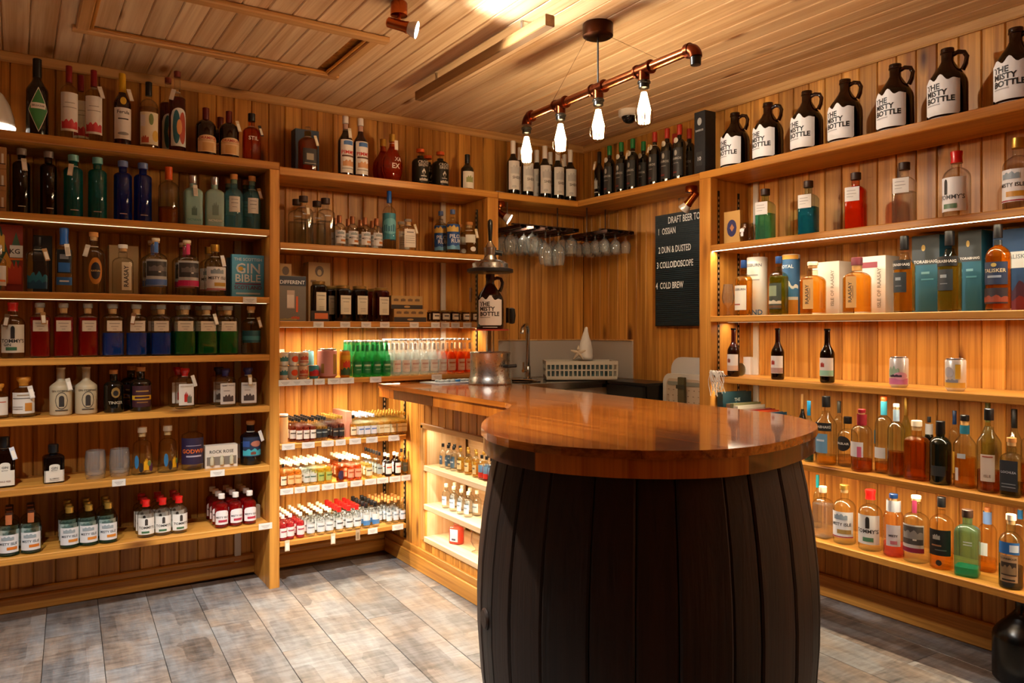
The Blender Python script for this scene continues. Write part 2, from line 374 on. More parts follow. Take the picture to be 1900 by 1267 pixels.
def rail(unit, loc, rz, L=1.6):
    """black slotted shelf upright"""
    m = MB().box(-.008, 0, 0, .008, .006, L)
    o = m.build('slotted_rail', flat('2a2622', .4, .6), unit, loc, (0, 0, rz), smooth=False); world(o)
    s = MB()
    for k in range(int(L/.025)): s.box(-.003, -.0008, .01+k*.025, .003, .001, .022+k*.025)
    tag(s.build('rail_slots', flat('c9a878', .5), o, smooth=False), kind='stuff')
UL = tag(empty('shelving_unit', (.2, 3.69, 0)), 'tall pine shelving bay with gin bottles beside the left edge', 'shelving')
UM = tag(empty('shelving_unit', (1.5, 3.69, 0)), 'pine shelving bay between the gin shelves and the sink alcove', 'shelving')
UR = tag(empty('shelving_unit', (2.89, 1.0, 0)), 'pine shelving bay on the wall beside the barrel, growlers along its top', 'shelving')
UC = tag(empty('corner_shelf', (2.6, 3.69, 1.9)), 'pine corner shelf carrying the wine and port bottles above the sink', 'shelf')
for i, z in enumerate(ZL): shelf_b(UL, X0+.02, PX0 if i else PX1, z, .036 if i == 0 else .028)
for i, z in enumerate(ZM): shelf_b(UM, PX1+.002, QX0 if i else QX1-.002, z, .036 if i == 0 else (.028 if i < 3 else .024))
for z in ZM2: shelf_b(UM, PX1+.002, 1.655, z, .024)
for i, z in enumerate(ZR): shelf_r(UR, Y0+.02, 2.532 if i else 2.592, z, .036 if i == 0 else .028)
board('post', PX1-PX0, .06, ZL[0]-.037, SHELF, UL, ((PX0+PX1)/2, YF+.028, (ZL[0]-.037)/2), 'z', '-y', ch=.003)
board('side_panel', YB-YF-.06, .022, ZL[0]-.04, SHELF, UL, (PX0+.014, (YF+.058+YB)/2, (ZL[0]-.04)/2), 'z', '-x', ch=.002)
board('side_panel', YB-YF-.06, .018, ZL[0]-.06, SHELF, UM, (PX1-.009, (YF+.058+YB)/2, (ZL[0]-.06)/2), 'z', '+x', ch=.002)
board('post', QX1-QX0, .05, ZM[0]-.037-.93, SHELF, UM, ((QX0+QX1)/2, YF+.023, (ZM[0]-.037+.93)/2), 'z', '-y', ch=.003)
board('side_panel', YB-YF-.055, .03, ZM[0]-.037-.93, SHELF, UM, (QX0+.02, (YF+.05+YB)/2, (ZM[0]-.037+.93)/2), 'z', '-x', ch=.002)
board('post', .072, .05, ZR[0]-.037, SHELF, UR, (XF+.023, 2.556, (ZR[0]-.037)/2), 'z', '-x', ch=.003)
board('side_panel', XB-XF-.05, .025, ZR[0]-.037, SHELF, UR, ((XF+.05+XB)/2, 2.548, (ZR[0]-.037)/2), 'z', '-y', ch=.002)
board('wall_batten', .03, .012, 1.9, flat('d8cfc0', .6), UL, (.90, YB-.008, .97), 'z', '-y', ch=.002)
board('wall_batten', .03, .012, .95, flat('d8cfc0', .6), UM, (2.02, YB-.008, 1.43), 'z', '-y', ch=.002)
board('wall_batten', .03, .012, 1.9, flat('d8cfc0', .6), UR, (XB-.008, 2.48, .97), 'z', '-x', ch=.002)
rail(UR, (XF+.07, 2.535, .4), 0, 1.45); rail(UR, (XF+.21, 2.535, .4), 0, 1.45)
rail(UM, (QX0-.002, YF+.12, 1.0), -PI/2, .85)
# corner shelf over the alcove: two mitred boards
board('shelf_board', YB-YF-.003, .036, XB-QX1-.002, SHELF, UC, ((QX1+XB)/2, (YF+YB)/2-.0015, 1.938-.018), 'x', '+z', ch=.003)
board('shelf_board', XB-XF-.003, .036, YF-2.595, SHELF, UC, ((XF+XB)/2-.0015, (2.594+YF)/2-.001, 1.938-.018), 'y', '+z', ch=.003)
# LED strips
strip(UL, 'b', ZL[1]-.028, X0+.1, PX0-.01, .3, .012, 2); strip(UL, 'b', ZL[2]-.028, X0+.1, PX0-.01, .2, .012, 2)
strip(UM, 'b', ZM[1]-.028, PX1+.01, QX0-.01, .5, .012, 2); strip(UM, 'b', ZM[2]-.028, PX1+.01, QX0-.01, 6.0, .12, .6)
strip(UM, 'b', ZM[3]-.024, PX1+.01, 1.64, 5.0); strip(UM, 'b', ZM2[0]-.024, PX1+.01, 1.64, 4.5); strip(UM, 'b', ZM2[1]-.024, PX1+.01, 1.64, 3.2)
strip(UR, 'r', ZR[1]-.028, Y0+.1, 2.52, 11, .014, 14); strip(UR, 'r', ZR[2]-.028, Y0+.1, 2.52, 8, .12, .6); strip(UR, 'r', ZR[3]-.028, Y0+.1, 2.52, 8); strip(UR, 'r', ZR[4]-.028, Y0+.1, 2.52, 12)

# ================================================================ bar counter and barrel
ZT = .92
CTR = tag(empty('bar_counter', (1.8, 2.9, 0)), 'pine panelled bar counter with a lit niche of miniature bottles', 'counter')
NX, NY0, NY1, NZ0, NZ1, ND = 1.68, 2.22, 3.38, .174, .702, .25
CY0, CY1 = 2.06, 3.815
CBP = .0725; y = 3.815-CBP/2
while y > CY0:
    if y+CBP/2 > NY1+.02: board('panel_board', CBP-.0015, .013, ZT-.06, PINE, CTR, (NX+.0065, y, (ZT-.06)/2), 'z', '-x', back=True)
    else:
        board('panel_board', CBP-.0015, .013, ZT-.06-NZ1, PINE, CTR, (NX+.0065, y, (ZT-.06+NZ1)/2), 'z', '-x', back=True)
        board('panel_board', CBP-.0015, .013, NZ0-.03, PINE, CTR, (NX+.0065, y, (NZ0-.03)/2), 'z', '-x', back=True)
    y -= CBP
world(MB().box(1.935, CY0, 0, 1.955, CY1, ZT-.055).build('back_panel', PINE, CTR, smooth=False))
def nb(name, w_, t, L, c, ax, face, mat=NICHE): return board(name, w_, t, L, mat, CTR, c, ax, face, ch=.002)
ny = (NY0+NY1)/2; nl = NY1-NY0; nxm = NX+.0135+ND/2-.012
nb('niche_back', NZ1-NZ0, .01, nl, (1.93, ny, (NZ0+NZ1)/2), 'y', '-x'); nb('niche_end', ND-.03, .014, NZ1-NZ0, (nxm-.005, NY1+.007, (NZ0+NZ1)/2), 'z', '-y'); nb('niche_end', ND-.03, .014, NZ1-NZ0, (nxm-.005, NY0-.007, (NZ0+NZ1)/2), 'z', '+y')
nb('niche_ceiling', ND-.03, .012, nl, (nxm-.005, ny, NZ1+.006), 'y', '-z')
ZN = [.522, .333, .174]
for z in ZN: nb('niche_shelf', ND-.015, .026, nl, (nxm-.014, ny, z-.013), 'y', '+z')
for (w_, L, c, ax) in ((.026, nl+.05, (NX-.004, ny, NZ1+.013), 'y'), (.026, NZ1-NZ0+.03, (NX-.004, NY1+.013, (NZ0+NZ1)/2), 'z')):
    board('niche_frame', w_, .014, L, TRIM, CTR, c, ax, '-x', ch=.003)
board('skirting', .075, .022, CY1-CY0, SHELF, CTR, (NX-.011, (CY0+CY1)/2, .0375), 'y', '-x', ch=.003)
board('skirting', .035, .015, CY1-CY0, SHELF, CTR, (NX-.0075, (CY0+CY1)/2, .0925), 'y', '-x', ch=.003)
rail(CTR, (NX-.007, 3.60, .12), -PI/2, .72); rail(CTR, (NX-.0145, YB-.007, .12), 0, .72)
for z, wt in ((NZ1, 2.6), (ZN[0]-.026, 2.2), (ZN[1]-.026, 2.2)): strip(CTR, 'n', z-.001, NY0+.02, NY1-.02, wt, d=.005)
# lacquered top: planks cut to the outline of the counter with its rounded end over the barrel
LOW = [(1.0, 1.56), (1.012, 1.47), (1.04, 1.40), (1.075, 1.345), (1.11, 1.30), (1.16, 1.253), (1.21, 1.217), (1.27, 1.187), (1.33, 1.169), (1.40, 1.163), (1.46, 1.166), (1.53, 1.178), (1.60, 1.198), (1.66, 1.216), (1.72, 1.238), (1.785, 1.268), (1.845, 1.305), (1.90, 1.348), (1.95, 1.405), (1.985, 1.465), (2.015, 1.54), (2.035, 1.63)]
UPP = [(1.0, 1.56), (1.004, 1.62), (1.018, 1.69), (1.06, 1.79), (1.11, 1.872), (1.17, 1.952), (1.24, 2.03), (1.32, 2.105), (1.40, 2.18), (1.47, 2.27), (1.50, 2.36)]
def interp(ch, x):
    for (a, b), (c, d) in zip(ch, ch[1:]):
        if a <= x <= c: return b+(d-b)*(x-a)/max(c-a, 1e-6)
    return ch[0][1] if x < ch[0][0] else ch[-1][1]
XE0, XE1, YE = 1.50, 2.035, 3.53
TOP = tag(empty('plank_worktop', (1.7, 2.4, ZT)), 'lacquered brown plank bar top with a rounded end over the barrel', 'worktop')
cuts = [1.0, 1.155, 1.345, 1.50, 1.68, 1.86, 2.035]
for x0, x1 in zip(cuts, cuts[1:]):
    xs = sorted(set([x0+(x1-x0)*k/8 for k in range(9)]+[q[0] for q in LOW+UPP if x0 < q[0] < x1]))
    up = lambda q: YE if x0 >= XE0 else interp(UPP, q)
    pr = [(q, interp(LOW, q)) for q in xs]+[(q, up(q)) for q in reversed(xs)]
    if x0 == 1.0: pr = pr[1:]
    cxm, cym = (x0+x1)/2, sum(q[1] for q in pr)/len(pr)
    # local z along world y so that the grain follows the plank
    m = MB(); k = len(pr)
    e = .0008; pr2 = [(min(max(a, x0+e), x1-e), b) for a, b in pr]
    m.v = [(a-cxm, .0, b-cym) for a, b in pr2]+[(a-cxm, .02, b-cym) for a, b in pr2]
    m.f = [tuple(range(k)), tuple(range(2*k-1, k-1, -1))]+[(i+k, (i+1) % k+k, (i+1) % k, i) for i in range(k)]; m.mi = [0]*len(m.f)
    o = m.mesh('plank', TOPW, smooth=False); ob = put('top_plank', o, TOP)
    M = Matrix(((1, 0, 0), (0, 0, 1), (0, -1, 0))).to_4x4(); M.translation = (cxm, cym, ZT)
    ob.matrix_parent_inverse = parent_inv(TOP); ob.matrix_basis = M
# edge band in lengths of orange and dark wood, hung under the overhang
def band(pts, mat, z0=ZT-.064, z1=ZT-.012, t=.012, inset=.006):
    m = MB(); n_ = len(pts); P = [Vector(p) for p in pts]; v = []
    for i, p in enumerate(P):
        d = (P[min(i+1, n_-1)]-P[max(i-1, 0)]).normalized(); nn = Vector((d.y, -d.x))
        a = p-nn*inset; b = p-nn*(inset+t)
        v += [(a.x, a.y, z0), (a.x, a.y, z1), (b.x, b.y, z1), (b.x, b.y, z0)]
    f = [(0, 1, 2, 3), tuple(4*(n_-1)+k for k in (3, 2, 1, 0))]
    for i in range(n_-1):
        for k in range(4):
            a = 4*i+k; b = 4*i+(k+1) % 4; f.append((a, a+4, b+4, b))
    m.add(v, f); world(m.build('edge_band', mat, TOP))
ring = list(reversed(UPP))[1:]+LOW[1:]           # from the inner corner round the front to the far side
def cutring(i, j): return ring[i:j+1]
ring_l = len(ring)
i1 = min(range(ring_l), key=lambda i: abs(ring[i][0]-1.012)+abs(ring[i][1]-1.47)*2); i2 = min(range(ring_l), key=lambda i: abs(ring[i][0]-1.40)+abs(ring[i][1]-1.163)*2)
i3 = min(range(ring_l), key=lambda i: abs(ring[i][0]-1.66)+abs(ring[i][1]-1.216)*2)
band(ring[:i1+1], EDGE_D); band(ring[i1:i2+1], EDGE_O); band(ring[i2:i3+1], EDGE_D); band(ring[i3:], EDGE_D)
band([(XE0, 2.95), (XE0, 2.34)], EDGE_O); band([(XE0, 3.36), (XE0, 2.955)], EDGE_D); band([(XE0, YE), (XE0, 3.365)], EDGE_O)
band([(XE1, 1.66), (XE1, 2.6)], EDGE_D); band([(XE1, 2.605), (XE1, YE)], EDGE_D)
# barrel
BX, BY = 1.50, 1.63
BRL = tag(empty('barrel', (BX, BY, 0)), 'large dark oak barrel standing under the rounded end of the bar top', 'barrel')
NS = 30
wd = [random.uniform(.75, 1.25) for _ in range(NS)]; tot = sum(wd); a0 = 0
zz = [0, .06, .14, .25, .36, .46, .56, .67, .77, .855]
def br(z): return .472-.052*((z-.43)/.43)**2
world(MB().lathe([(.03, br(.03)-.03), (.43, br(.43)-.03), (.84, br(.84)-.03)], 48).build('barrel_head', EDGE_D, BRL, (BX, BY, 0)))
for k in range(NS):
    a1 = a0+wd[k]/tot*2*PI; g = .0018; am = (a0+a1)/2; jr = random.uniform(-.003, .002)
    m = MB(); v = []; f = []
    aa = [a0+g, a0+g+.012, am, a1-g-.012, a1-g]
    for z in zz:
        for q, t in enumerate(aa):
            r = br(z)+jr-(.004 if q in (0, 4) else 0)
            v.append((r*math.cos(t-am)-br(.43), r*math.sin(t-am), z-.43))
        for t in (aa[4], aa[0]):
            r = br(z)-.028; v.append((r*math.cos(t-am)-br(.43), r*math.sin(t-am), z-.43))
    K = 7
    for j in range(len(zz)-1):
        for q in range(K): a = j*K+q; b = j*K+(q+1) % K; f.append((a, b, b+K, a+K))
    f += [tuple(range(K-1, -1, -1)), tuple(range((len(zz)-1)*K, len(zz)*K))]
    o = m.add(v, f).build('stave', BARREL, BRL, (BX+br(.43)*math.cos(am), BY+br(.43)*math.sin(am), .43), (0, 0, am), angle=30); world(o)
    a0 = a1
bz = on_z(893, 1100, .40); ba = math.atan2(1.74-BY, 1.04-BX)
o = MB().lathe([(0, .028), (.02, .028), (.024, .024)], 20).build('bung', BARREL, BRL, (BX+.452*math.cos(ba), BY+.452*math.sin(ba), .42), (0, PI/2, ba)); world(o)
# ================================================================ lamps
def aim(o, loc, to):
    d = Vector(to)-Vector(loc); o.rotation_euler = d.to_track_quat('-Z', 'Y').to_euler()
def copper_spot(loc, to, watt, label, colour=COOL, size=100, down=.05):
    """copper spot lamp: round base, knuckle, barrel and reflector bulb; the light comes from its bulb"""
    loc = Vector(loc); r = tag(empty('spot_lamp', loc), label, 'spot lamp')
    MB().lathe([(-down, .012), (-down+.004, .030), (-.004, .030), (0, .028)], 24).build('lamp_base', COPPER, r)
    piv = loc+Vector((0, 0, -down-.03)); d = (Vector(to)-piv).normalized()
    MB().tube([(0, 0, -down), (0, 0, -down-.034)], .006).build('lamp_arm', COPPER, r)
    q = d.to_track_quat('Z', 'Y').to_euler(); rel = piv-loc
    MB().lathe([(-.045, .012), (-.04, .018), (.02, .019), (.032, .022), (.034, .019)], 20).build('lamp_barrel', COPPER, r, rel, q)
    bulb = MB().lathe([(.028, .016), (.045, .024), (.062, .030), (.066, .030)], 24, close=False).build('reflector_bulb', flat('e8e4dc', .2, .3), r, rel, q)
    MB().lathe([(.0645, .029), (.0665, .027), (.068, .018)], 24).build('bulb_face', emission('fff2dc', 30), bulb)
    la = bpy.data.lights.new('spot_light', 'SPOT'); la.energy = watt; la.color = colour; la.spot_size = math.radians(size); la.spot_blend = .55; la.shadow_soft_size = .03
    lo = bpy.data.objects.new('spot_light', la); col.objects.link(lo); lo.location = piv+d*.08; aim(lo, lo.location, piv+d*2)
for i, (x, y, ax, ay, az, wt) in enumerate(SPOTS):
    copper_spot((x, y, ZC), (ax, ay, az), wt, ['copper ceiling spot lamp shining beside the loft hatch', 'copper ceiling spot lamp above the open floor', 'copper ceiling spot lamp before the gin shelves', 'copper ceiling spot lamp before the whisky shelves', 'copper ceiling spot lamp near the entrance'][i], size=96 if i == 0 else 84)
copper_spot((2.27, 3.63, 1.902), (3.0, 3.05, 1.25), 5, 'copper spot lamp under the corner shelf, above the hanging beer glasses', WARM, 95, .035)
copper_spot((2.83, 2.72, 1.902), (2.72, 3.35, 1.2), 6, 'copper spot lamp under the corner shelf, above the black letter board', WARM, 95, .035)
# suspended wooden bar under the ceiling
wbr = tag(empty('ceiling_bar', (1.60, 2.74, 2.35)), 'brown wooden bar slung just under the ceiling beside the pendant lamp', 'bar')
board('bar_body', .04, .042, 1.06, wood('grey_brown_bar', '5f4226', '8a653c', knots=False), wbr, (1.60, 2.75, 2.29), 'y', '-z', ch=.003)
for y in (2.4, 3.1): world(MB().tube([(1.60, y, 2.311), (1.60, y, ZC)], .006, 8).build('bar_hanger', STEEL, wbr))
# pipe pendant with four filament bulbs
PXX, PZ = 1.861, 2.105
pd = tag(empty('pipe_pendant', (PXX, 2.27, ZC)), 'copper pipe pendant lamp with glowing teardrop filament bulbs over the bar', 'pendant lamp')
world(MB().lathe([(-.05, .052), (-.046, .058), (-.003, .058), (0, .056)], 36).build('ceiling_rose', BRONZE, pd, (PXX, 2.27, ZC)))
world(MB().tube([(PXX, 2.27, ZC-.05), (PXX, 2.27, PZ+.02)], .0035, 8).build('flex', BLACK, pd))
for yy in (2.57, 1.95): world(MB().tube([(PXX+.03*(1 if yy < 2.2 else -1), 2.27+(.03 if yy > 2.2 else -.03), ZC-.05), (PXX, yy, PZ+.02)], .0008, 6).build('steel_wire', STEEL, pd))
world(MB().tube([(PXX, 1.80, PZ), (PXX, 2.735, PZ)], .0165, 20).build('pipe', flat('9a5530', .25, 1.0), pd))
BY4 = [2.756, 2.509, 2.268, 2.015]
def ell(y0, sgn):
    pts = [(PXX, y0+sgn*.03*math.sin(t), PZ-.03+.03*math.cos(t)) for t in [PI/2*k/8 for k in range(9)]]
    return MB().tube(pts, .0215, 18)
world(ell(2.726, 1).build('elbow', COPPER_D, pd)); world(ell(1.80, -1).build('elbow', COPPER_D, pd))
for y in (1.80, 2.722): world(MB().tube([(PXX, y-.008, PZ), (PXX, y+.008, PZ)], .0245, 18).build('pipe_collar', COPPER_D, pd))
o = MB().lathe([(-.058, .010), (-.056, .017), (-.03, .018)], 16).build('open_socket', BLACK, pd, (PXX, 1.77, PZ)); world(o)
FIL = emission('ffdca8', 30)
for y in BY4:
    if y < 2.7:
        world(MB().tube([(PXX, y-.032, PZ), (PXX, y+.032, PZ)], .0215, 18).build('pipe_tee', COPPER_D, pd))
        for s in (-1, 1): world(MB().tube([(PXX, y+s*.03, PZ), (PXX, y+s*.038, PZ)], .0245, 18).build('pipe_collar', COPPER_D, pd))
        world(MB().lathe([(-.04, .02), (0, .02)], 18).build('tee_branch', COPPER_D, pd, (PXX, y, PZ)))
    z0 = PZ-.04
    world(MB().lathe([(-.028, .014), (-.026, .019), (-.012, .019), (-.010, .023), (-.004, .023), (0, .02)], 20).build('bulb_holder', flat('15130f', .3), pd, (PXX, y, z0)))
    bl = MB().lathe([(-.168, .004), (-.165, .013), (-.155, .024), (-.138, .0315), (-.12, .032), (-.10, .0285), (-.07, .020), (-.045, .0145), (-.026, .013)], 24, close=False).build('bulb', glass('fff0d8', .02, 1.4), pd, (PXX, y, z0)); world(bl)
    fm = MB()
    for k in range(11):
        t = 2*PI*k/11; fm.tube([(.007*math.cos(t), .007*math.sin(t), -.042), (.021*math.cos(t+.3), .021*math.sin(t+.3), -.105), (.017*math.cos(t+.5), .017*math.sin(t+.5), -.15)], .0034, 6)
    fm.build('filament', FIL, bl)
    la = bpy.data.lights.new('bulb_light', 'POINT'); la.energy = BULB_W; la.color = WARM; la.shadow_soft_size = .02
    lo = bpy.data.objects.new('bulb_light', la); col.objects.link(lo); lo.location = (PXX, y, z0-.11)
# dome security camera
sd = tag(empty('security_camera', (2.73, 3.07, ZC)), 'white dome security camera on the ceiling above the port bottles', 'camera')
MB().lathe([(-.035, .05), (-.03, .057), (-.002, .057), (0, .055)], 28).build('housing', flat('e9e6e0', .4), sd)
MB().lathe([(-.07, .006), (-.066, .02), (-.056, .032), (-.044, .039), (-.035, .041)], 24).build('dome', flat('0d0f14', .08), sd)
# white lamp on the top shelf at the picture's edge
p = on_y(-14, 200, YF+.11)
wl = tag(empty('shade_lamp', (p[0], p[1], ZL[0])), 'white bowl-shaped lamp standing on the top gin shelf, cut by the edge', 'lamp')
MB().lathe([(0, .04), (.004, .062), (.03, .077), (.07, .074), (.12, .058), (.16, .036), (.175, .018), (.178, .004)], 32).build('lamp_shade', flat('e9e7e2', .35), wl)
MB().lathe([(.001, .066), (.004, .0705), (.03, .0785), (.034, .0782)], 32, close=False).build('lamp_glow', flat('fff4e4', .5, emit=2.5), wl)
MB().lathe([(.178, .006), (.21, .006), (.214, .003)], 12).build('lamp_stem', flat('e9e7e2', .35), wl)
# ================================================================ sink alcove
# steel glass racks with stemmed glasses hanging upside down
CLEAR = glass('f4f8f8', .02, 1.7, .05, 0, .2)
def stem_mesh(r, h, bowl):
    # hangs: foot at z=0, rim at z=-h
    return MB().lathe([(0, .030), (-.002, .032), (-.005, .012), (-.01, .0045), (-h+bowl+.01, .004), (-h+bowl, .006), (-h+bowl*.93, r*.45), (-h+bowl*.78, r*.86), (-h+bowl*.55, r), (-h+bowl*.25, r*.93), (-h, r*.78), (-h+.001, r*.74), (-h+bowl*.25, r*.89), (-h+bowl*.55, r*.95), (-h+bowl*.78, r*.80), (-h+bowl*.9, r*.4)], 20, close=False).mesh('stemmed_glass', CLEAR)
def rack(name, x0, x1, y0, y1, z, n_r, label, hang):
    rk = tag(empty(name, ((x0+x1)/2, (y0+y1)/2, z)), label, 'rack')
    for k in range(n_r):
        t = (k+.5)/n_r; xx = x0+(x1-x0)*t
        world(MB().box(xx-.022, y0, z-.003, xx-.008, y1, z).box(xx+.008, y0, z-.003, xx+.022, y1, z).box(xx-.022, y0, z, xx-.020, y1, z+.016).box(xx+.020, y0, z, xx+.022, y1, z+.016).box(xx-.022, y0, z+.014, xx+.022, y1, z+.016).build('rack_rail', flat('5b4034', .3, .8), rk, smooth=False))
    for yy in (y0+.04, y1-.04): world(MB().box(x0, yy-.012, z+.016, x1, yy+.012, z+.022).build('cross_bar', flat('4a2f22', .35, .7), rk, smooth=False))
    for xx in (x0+.05, x1-.05): world(MB().tube([(xx, (y0+y1)/2, z+.02), (xx, (y0+y1)/2, hang)], .004, 8).build('hanger_rod', flat('4a2f22', .35, .7), rk))
rack('glass_rack', 2.27, 2.72, 3.46, 3.80, 1.745, 5, 'copper-brown rack of beer glasses hanging beside the sink post', 1.902)
rack('glass_rack', 2.76, 3.0, 3.31, 3.75, 1.735, 3, 'copper-brown rack of small wine glasses hanging on the wall beside the letter board', 1.902)
sg = stem_mesh(.036, .13, .095); sg2 = stem_mesh(.031, .115, .075); sg3 = stem_mesh(.040, .20, .125)
n_g = 0
for k in range(5):
    for j in range(4):
        if (k, j) in ((4, 3), (0, 0)): continue
        big = (k, j) in ((2, 0), (3, 0), (3, 1))
        o = put('beer_glass', sg3 if big else sg, None, (2.27+.45*(k+.5)/5, 3.505+j*.083, 1.745+.008))
        tag(o, ('tall stemmed beer glass in the rack beside the post' if big else 'stemmed beer glass in the rack beside the post')+', '+ORD[k]+' rail, '+ORD[j]+' from the front', 'glass', 'tall glasses in the rack' if big else 'beer glasses in the rack')
for k in range(3):
    for j in range(5):
        o = put('wine_glass', sg2, None, (2.76+.24*(k+.5)/3, 3.36+j*.08, 1.735+.008))
        tag(o, 'small wine glass in the wall-side rack, '+ORD[k]+' rail, '+ORD[j]+' from the letter board', 'glass', 'wine glasses in the rack')
# splashback, worktop, sink, cupboard
tag(MB().box(QX1+.004, YB-.012, .90, XB-.001, YB-.001, 1.12).build('wall_splash_back', flat('b3a99f', .35), smooth=False), label='grey splashback panel behind the tap', kind='structure')
tag(MB().box(XB-.012, 3.37, .90, XB-.001, YB-.013, 1.12).build('wall_splash_right', flat('b3a99f', .35), smooth=False), label='grey splashback panel behind the plastic basket', kind='structure')
tag(MB().box(QX1+.004, YB-.016, 1.1205, XB-.001, YB-.001, 1.128).box(XB-.016, 3.37, 1.1205, XB-.001, YB-.017, 1.128).build('trim_3', TRIM, smooth=False), kind='structure')
su = tag(empty('sink_unit', (2.6, 3.6, 0)), 'cream sink cupboard with a steel sink top in the corner', 'sink unit')
world(MB().box(2.12, 3.37, .0, XB-.013, YB-.013, .86).build('cupboard', flat('cfc4b2', .5), su, smooth=False))
st = MB().box(2.10, 3.34, .862, XB-.0125, YB-.0125, .898); world(st.build('sink_top', STEEL, su, smooth=False))
world(MB().lathe([(.8985, .11), (.902, .118), (.904, .116), (.903, .105), (.8985, .10)], 32, at=(2.36, 3.56, 0)).build('basin_rim', STEEL, su))
tp = tag(empty('tap', (2.52, 3.72, .8985)), 'chrome swan-neck mixer tap at the sink', 'tap')
MB().lathe([(0, .026), (.006, .026), (.01, .018), (.07, .018), (.075, .014)], 20).build('tap_body', STEEL, tp)
MB().tube([(0, 0, .07), (0, 0, .26), (-.008, -.012, .295), (-.03, -.03, .315), (-.06, -.05, .312), (-.082, -.065, .29), (-.088, -.07, .268)], .0125, 14).build('spout', STEEL, tp)
MB().tube([(0, 0, .05), (-.05, -.035, .05), (-.06, -.04, .05)], .009, 12).build('tap_handle', STEEL, tp); MB().tube([(-.055, -.038, .04), (-.055, -.038, .10)], .006, 10).build('tap_lever', STEEL, tp)
# ventilated plastic glass basket with a cloth and a starfish-like brush on top
bk = tag(empty('glass_basket', (2.78, 3.47, .9)), 'grey ventilated plastic basket of washed glasses beside the tap', 'basket')
bm = flat('c6bfb0', .45); bw, bd, bh = .40, .24, .105
def basket(z0, z1, x=bw/2, y=bd/2, t=.006, m=None):
    m = m or MB()
    m.box(-x, -y, z0, x, -y+t, z1).box(-x, y-t, z0, x, y, z1).box(-x, -y+t, z0, -x+t, y-t, z1).box(x-t, -y+t, z0, x, y-t, z1); return m
BZ = .904; brot = math.radians(-31)
def bp_(o): o.location = Vector((2.735, 3.505, BZ))-Vector(bk.location); o.rotation_euler = (0, 0, brot); return o
bp_(basket(0, .02).box(-bw/2, -bd/2, 0, bw/2, bd/2, .006).build('basket_base', bm, bk, smooth=False)); bp_(basket(.085, bh, bw/2+.004, bd/2+.004, .01).build('basket_rim', bm, bk, smooth=False)); bp_(basket(.05, .058).build('basket_band', bm, bk, smooth=False))
for k in range(17):
    for s in (-1, 1):
        xx = -bw/2+bw*k/16; bp_(MB().box(xx-.004, s*(bd/2-.003)-.003, .018, xx+.004, s*(bd/2-.003)+.003, .087).build('basket_slat', bm, bk, smooth=False))
for k in range(1, 9):
    for s in (-1, 1):
        yy = -bd/2+bd*k/9; bp_(MB().box(s*(bw/2-.003)-.003, yy-.004, .018, s*(bw/2-.003)+.003, yy+.004, .087).build('basket_slat', bm, bk, smooth=False))
tum = MB().lathe([(0, .026), (.004, .028), (.075, .033), (.075, .031), (.008, .026)], 18, close=False).mesh('washed_glass', glass('e4f0f4', .03))
R2 = Matrix.Rotation(brot, 2)
for i in range(5):
    for j in range(3):
        q = R2 @ Vector((-.15+.075*i, -.075+.075*j))
        tag(put('washed_glass', tum, None, (2.735+q.x, 3.505+q.y, BZ+.0065)), 'clear tumbler inside the grey plastic basket, '+ORD[i]+' file, '+ORD[j]+' row', 'glass', 'glasses in the basket')
cl = MB().lathe([(0, .062, .05), (.02, .058, .045), (.06, .045, .038), (.10, .034, .030), (.135, .022, .02), (.165, .014, .013), (.19, .008, .008), (.194, .003, .003)], 18)
for i, q in enumerate(cl.v):
    t = math.atan2(q[1], q[0]); k = 1+.14*math.sin(3*t+q[2]*40); cl.v[i] = (q[0]*k+q[2]*.10, q[1]*k, q[2])
tag(cl.build('tea_towel', flat('d9d4cc', .9), None, (2.80, 3.545, BZ+bh), angle=180), 'white tea towel bunched to a peak on the plastic basket', 'towel')
stf = MB()
for k in range(5):
    t = 2*PI*k/5+PI/2; stf.tube([(0, 0, 0), (.02*math.cos(t), -.004, .02*math.sin(t)), (.045*math.cos(t), 0, .045*math.sin(t))], [.011, .009, .003], 8)
tag(stf.build('star_ornament', flat('c9b69c', .8), None, (2.70, 3.47, BZ+bh+.045), (0, 0, -.5)), 'beige star-shaped ornament leaning on the tea towel', 'ornament')
# under-counter fridge, yellow cloth, step stool
fr = tag(empty('mini_fridge', (2.9, 3.2, 0)), 'black under-counter fridge between the basket and the folded stool', 'fridge')
world(MB().box(2.81, 3.02, .02, XB-.02, 3.325, .885).build('fridge_body', flat('0c0c0d', .35), fr, smooth=False)); world(MB().box(2.80, 3.015, .886, XB-.015, 3.33, .90).build('fridge_top', flat('141416', .3), fr, smooth=False))
world(MB().box(2.785, 3.025, .06, 2.809, 3.32, .88).build('fridge_door', flat('101012', .3), fr, smooth=False)); world(MB().box(2.77, 3.30, .6, 2.784, 3.32, .82).build('fridge_handle', flat('303032', .3, .8), fr, smooth=False))
world(MB().box(2.84, 3.08, 0, 2.99, 3.32, .0195).build('fridge_foot', BLACK, fr, smooth=False))
m = MB()
for j in range(9):
    for i in range(13): m.v.append((-.075+.15*i/12, -.05+.1*j/8, .012+.008*math.sin(i*1.1+j*.7)+.006*math.sin(j*1.9)))
for j in range(8):
    for i in range(12): a = j*13+i; m.f.append((a, a+1, a+14, a+13))
m.mi = [0]*len(m.f)
m.v += [(a, b, c-.01) for a, b, c in m.v]; n0 = 13*9; m.f += [tuple(i+n0 for i in reversed(f)) for f in list(m.f)]; m.mi = [0]*len(m.f)
ys = tag(empty('side_shelf', (2.45, 3.27, 0)), 'low cream side panel of the sink cupboard in front of the basket', 'panel')
world(MB().box(2.36, 3.20, 0, 2.555, 3.335, .80).build('panel_body', flat('c9bda8', .5), ys, smooth=False))
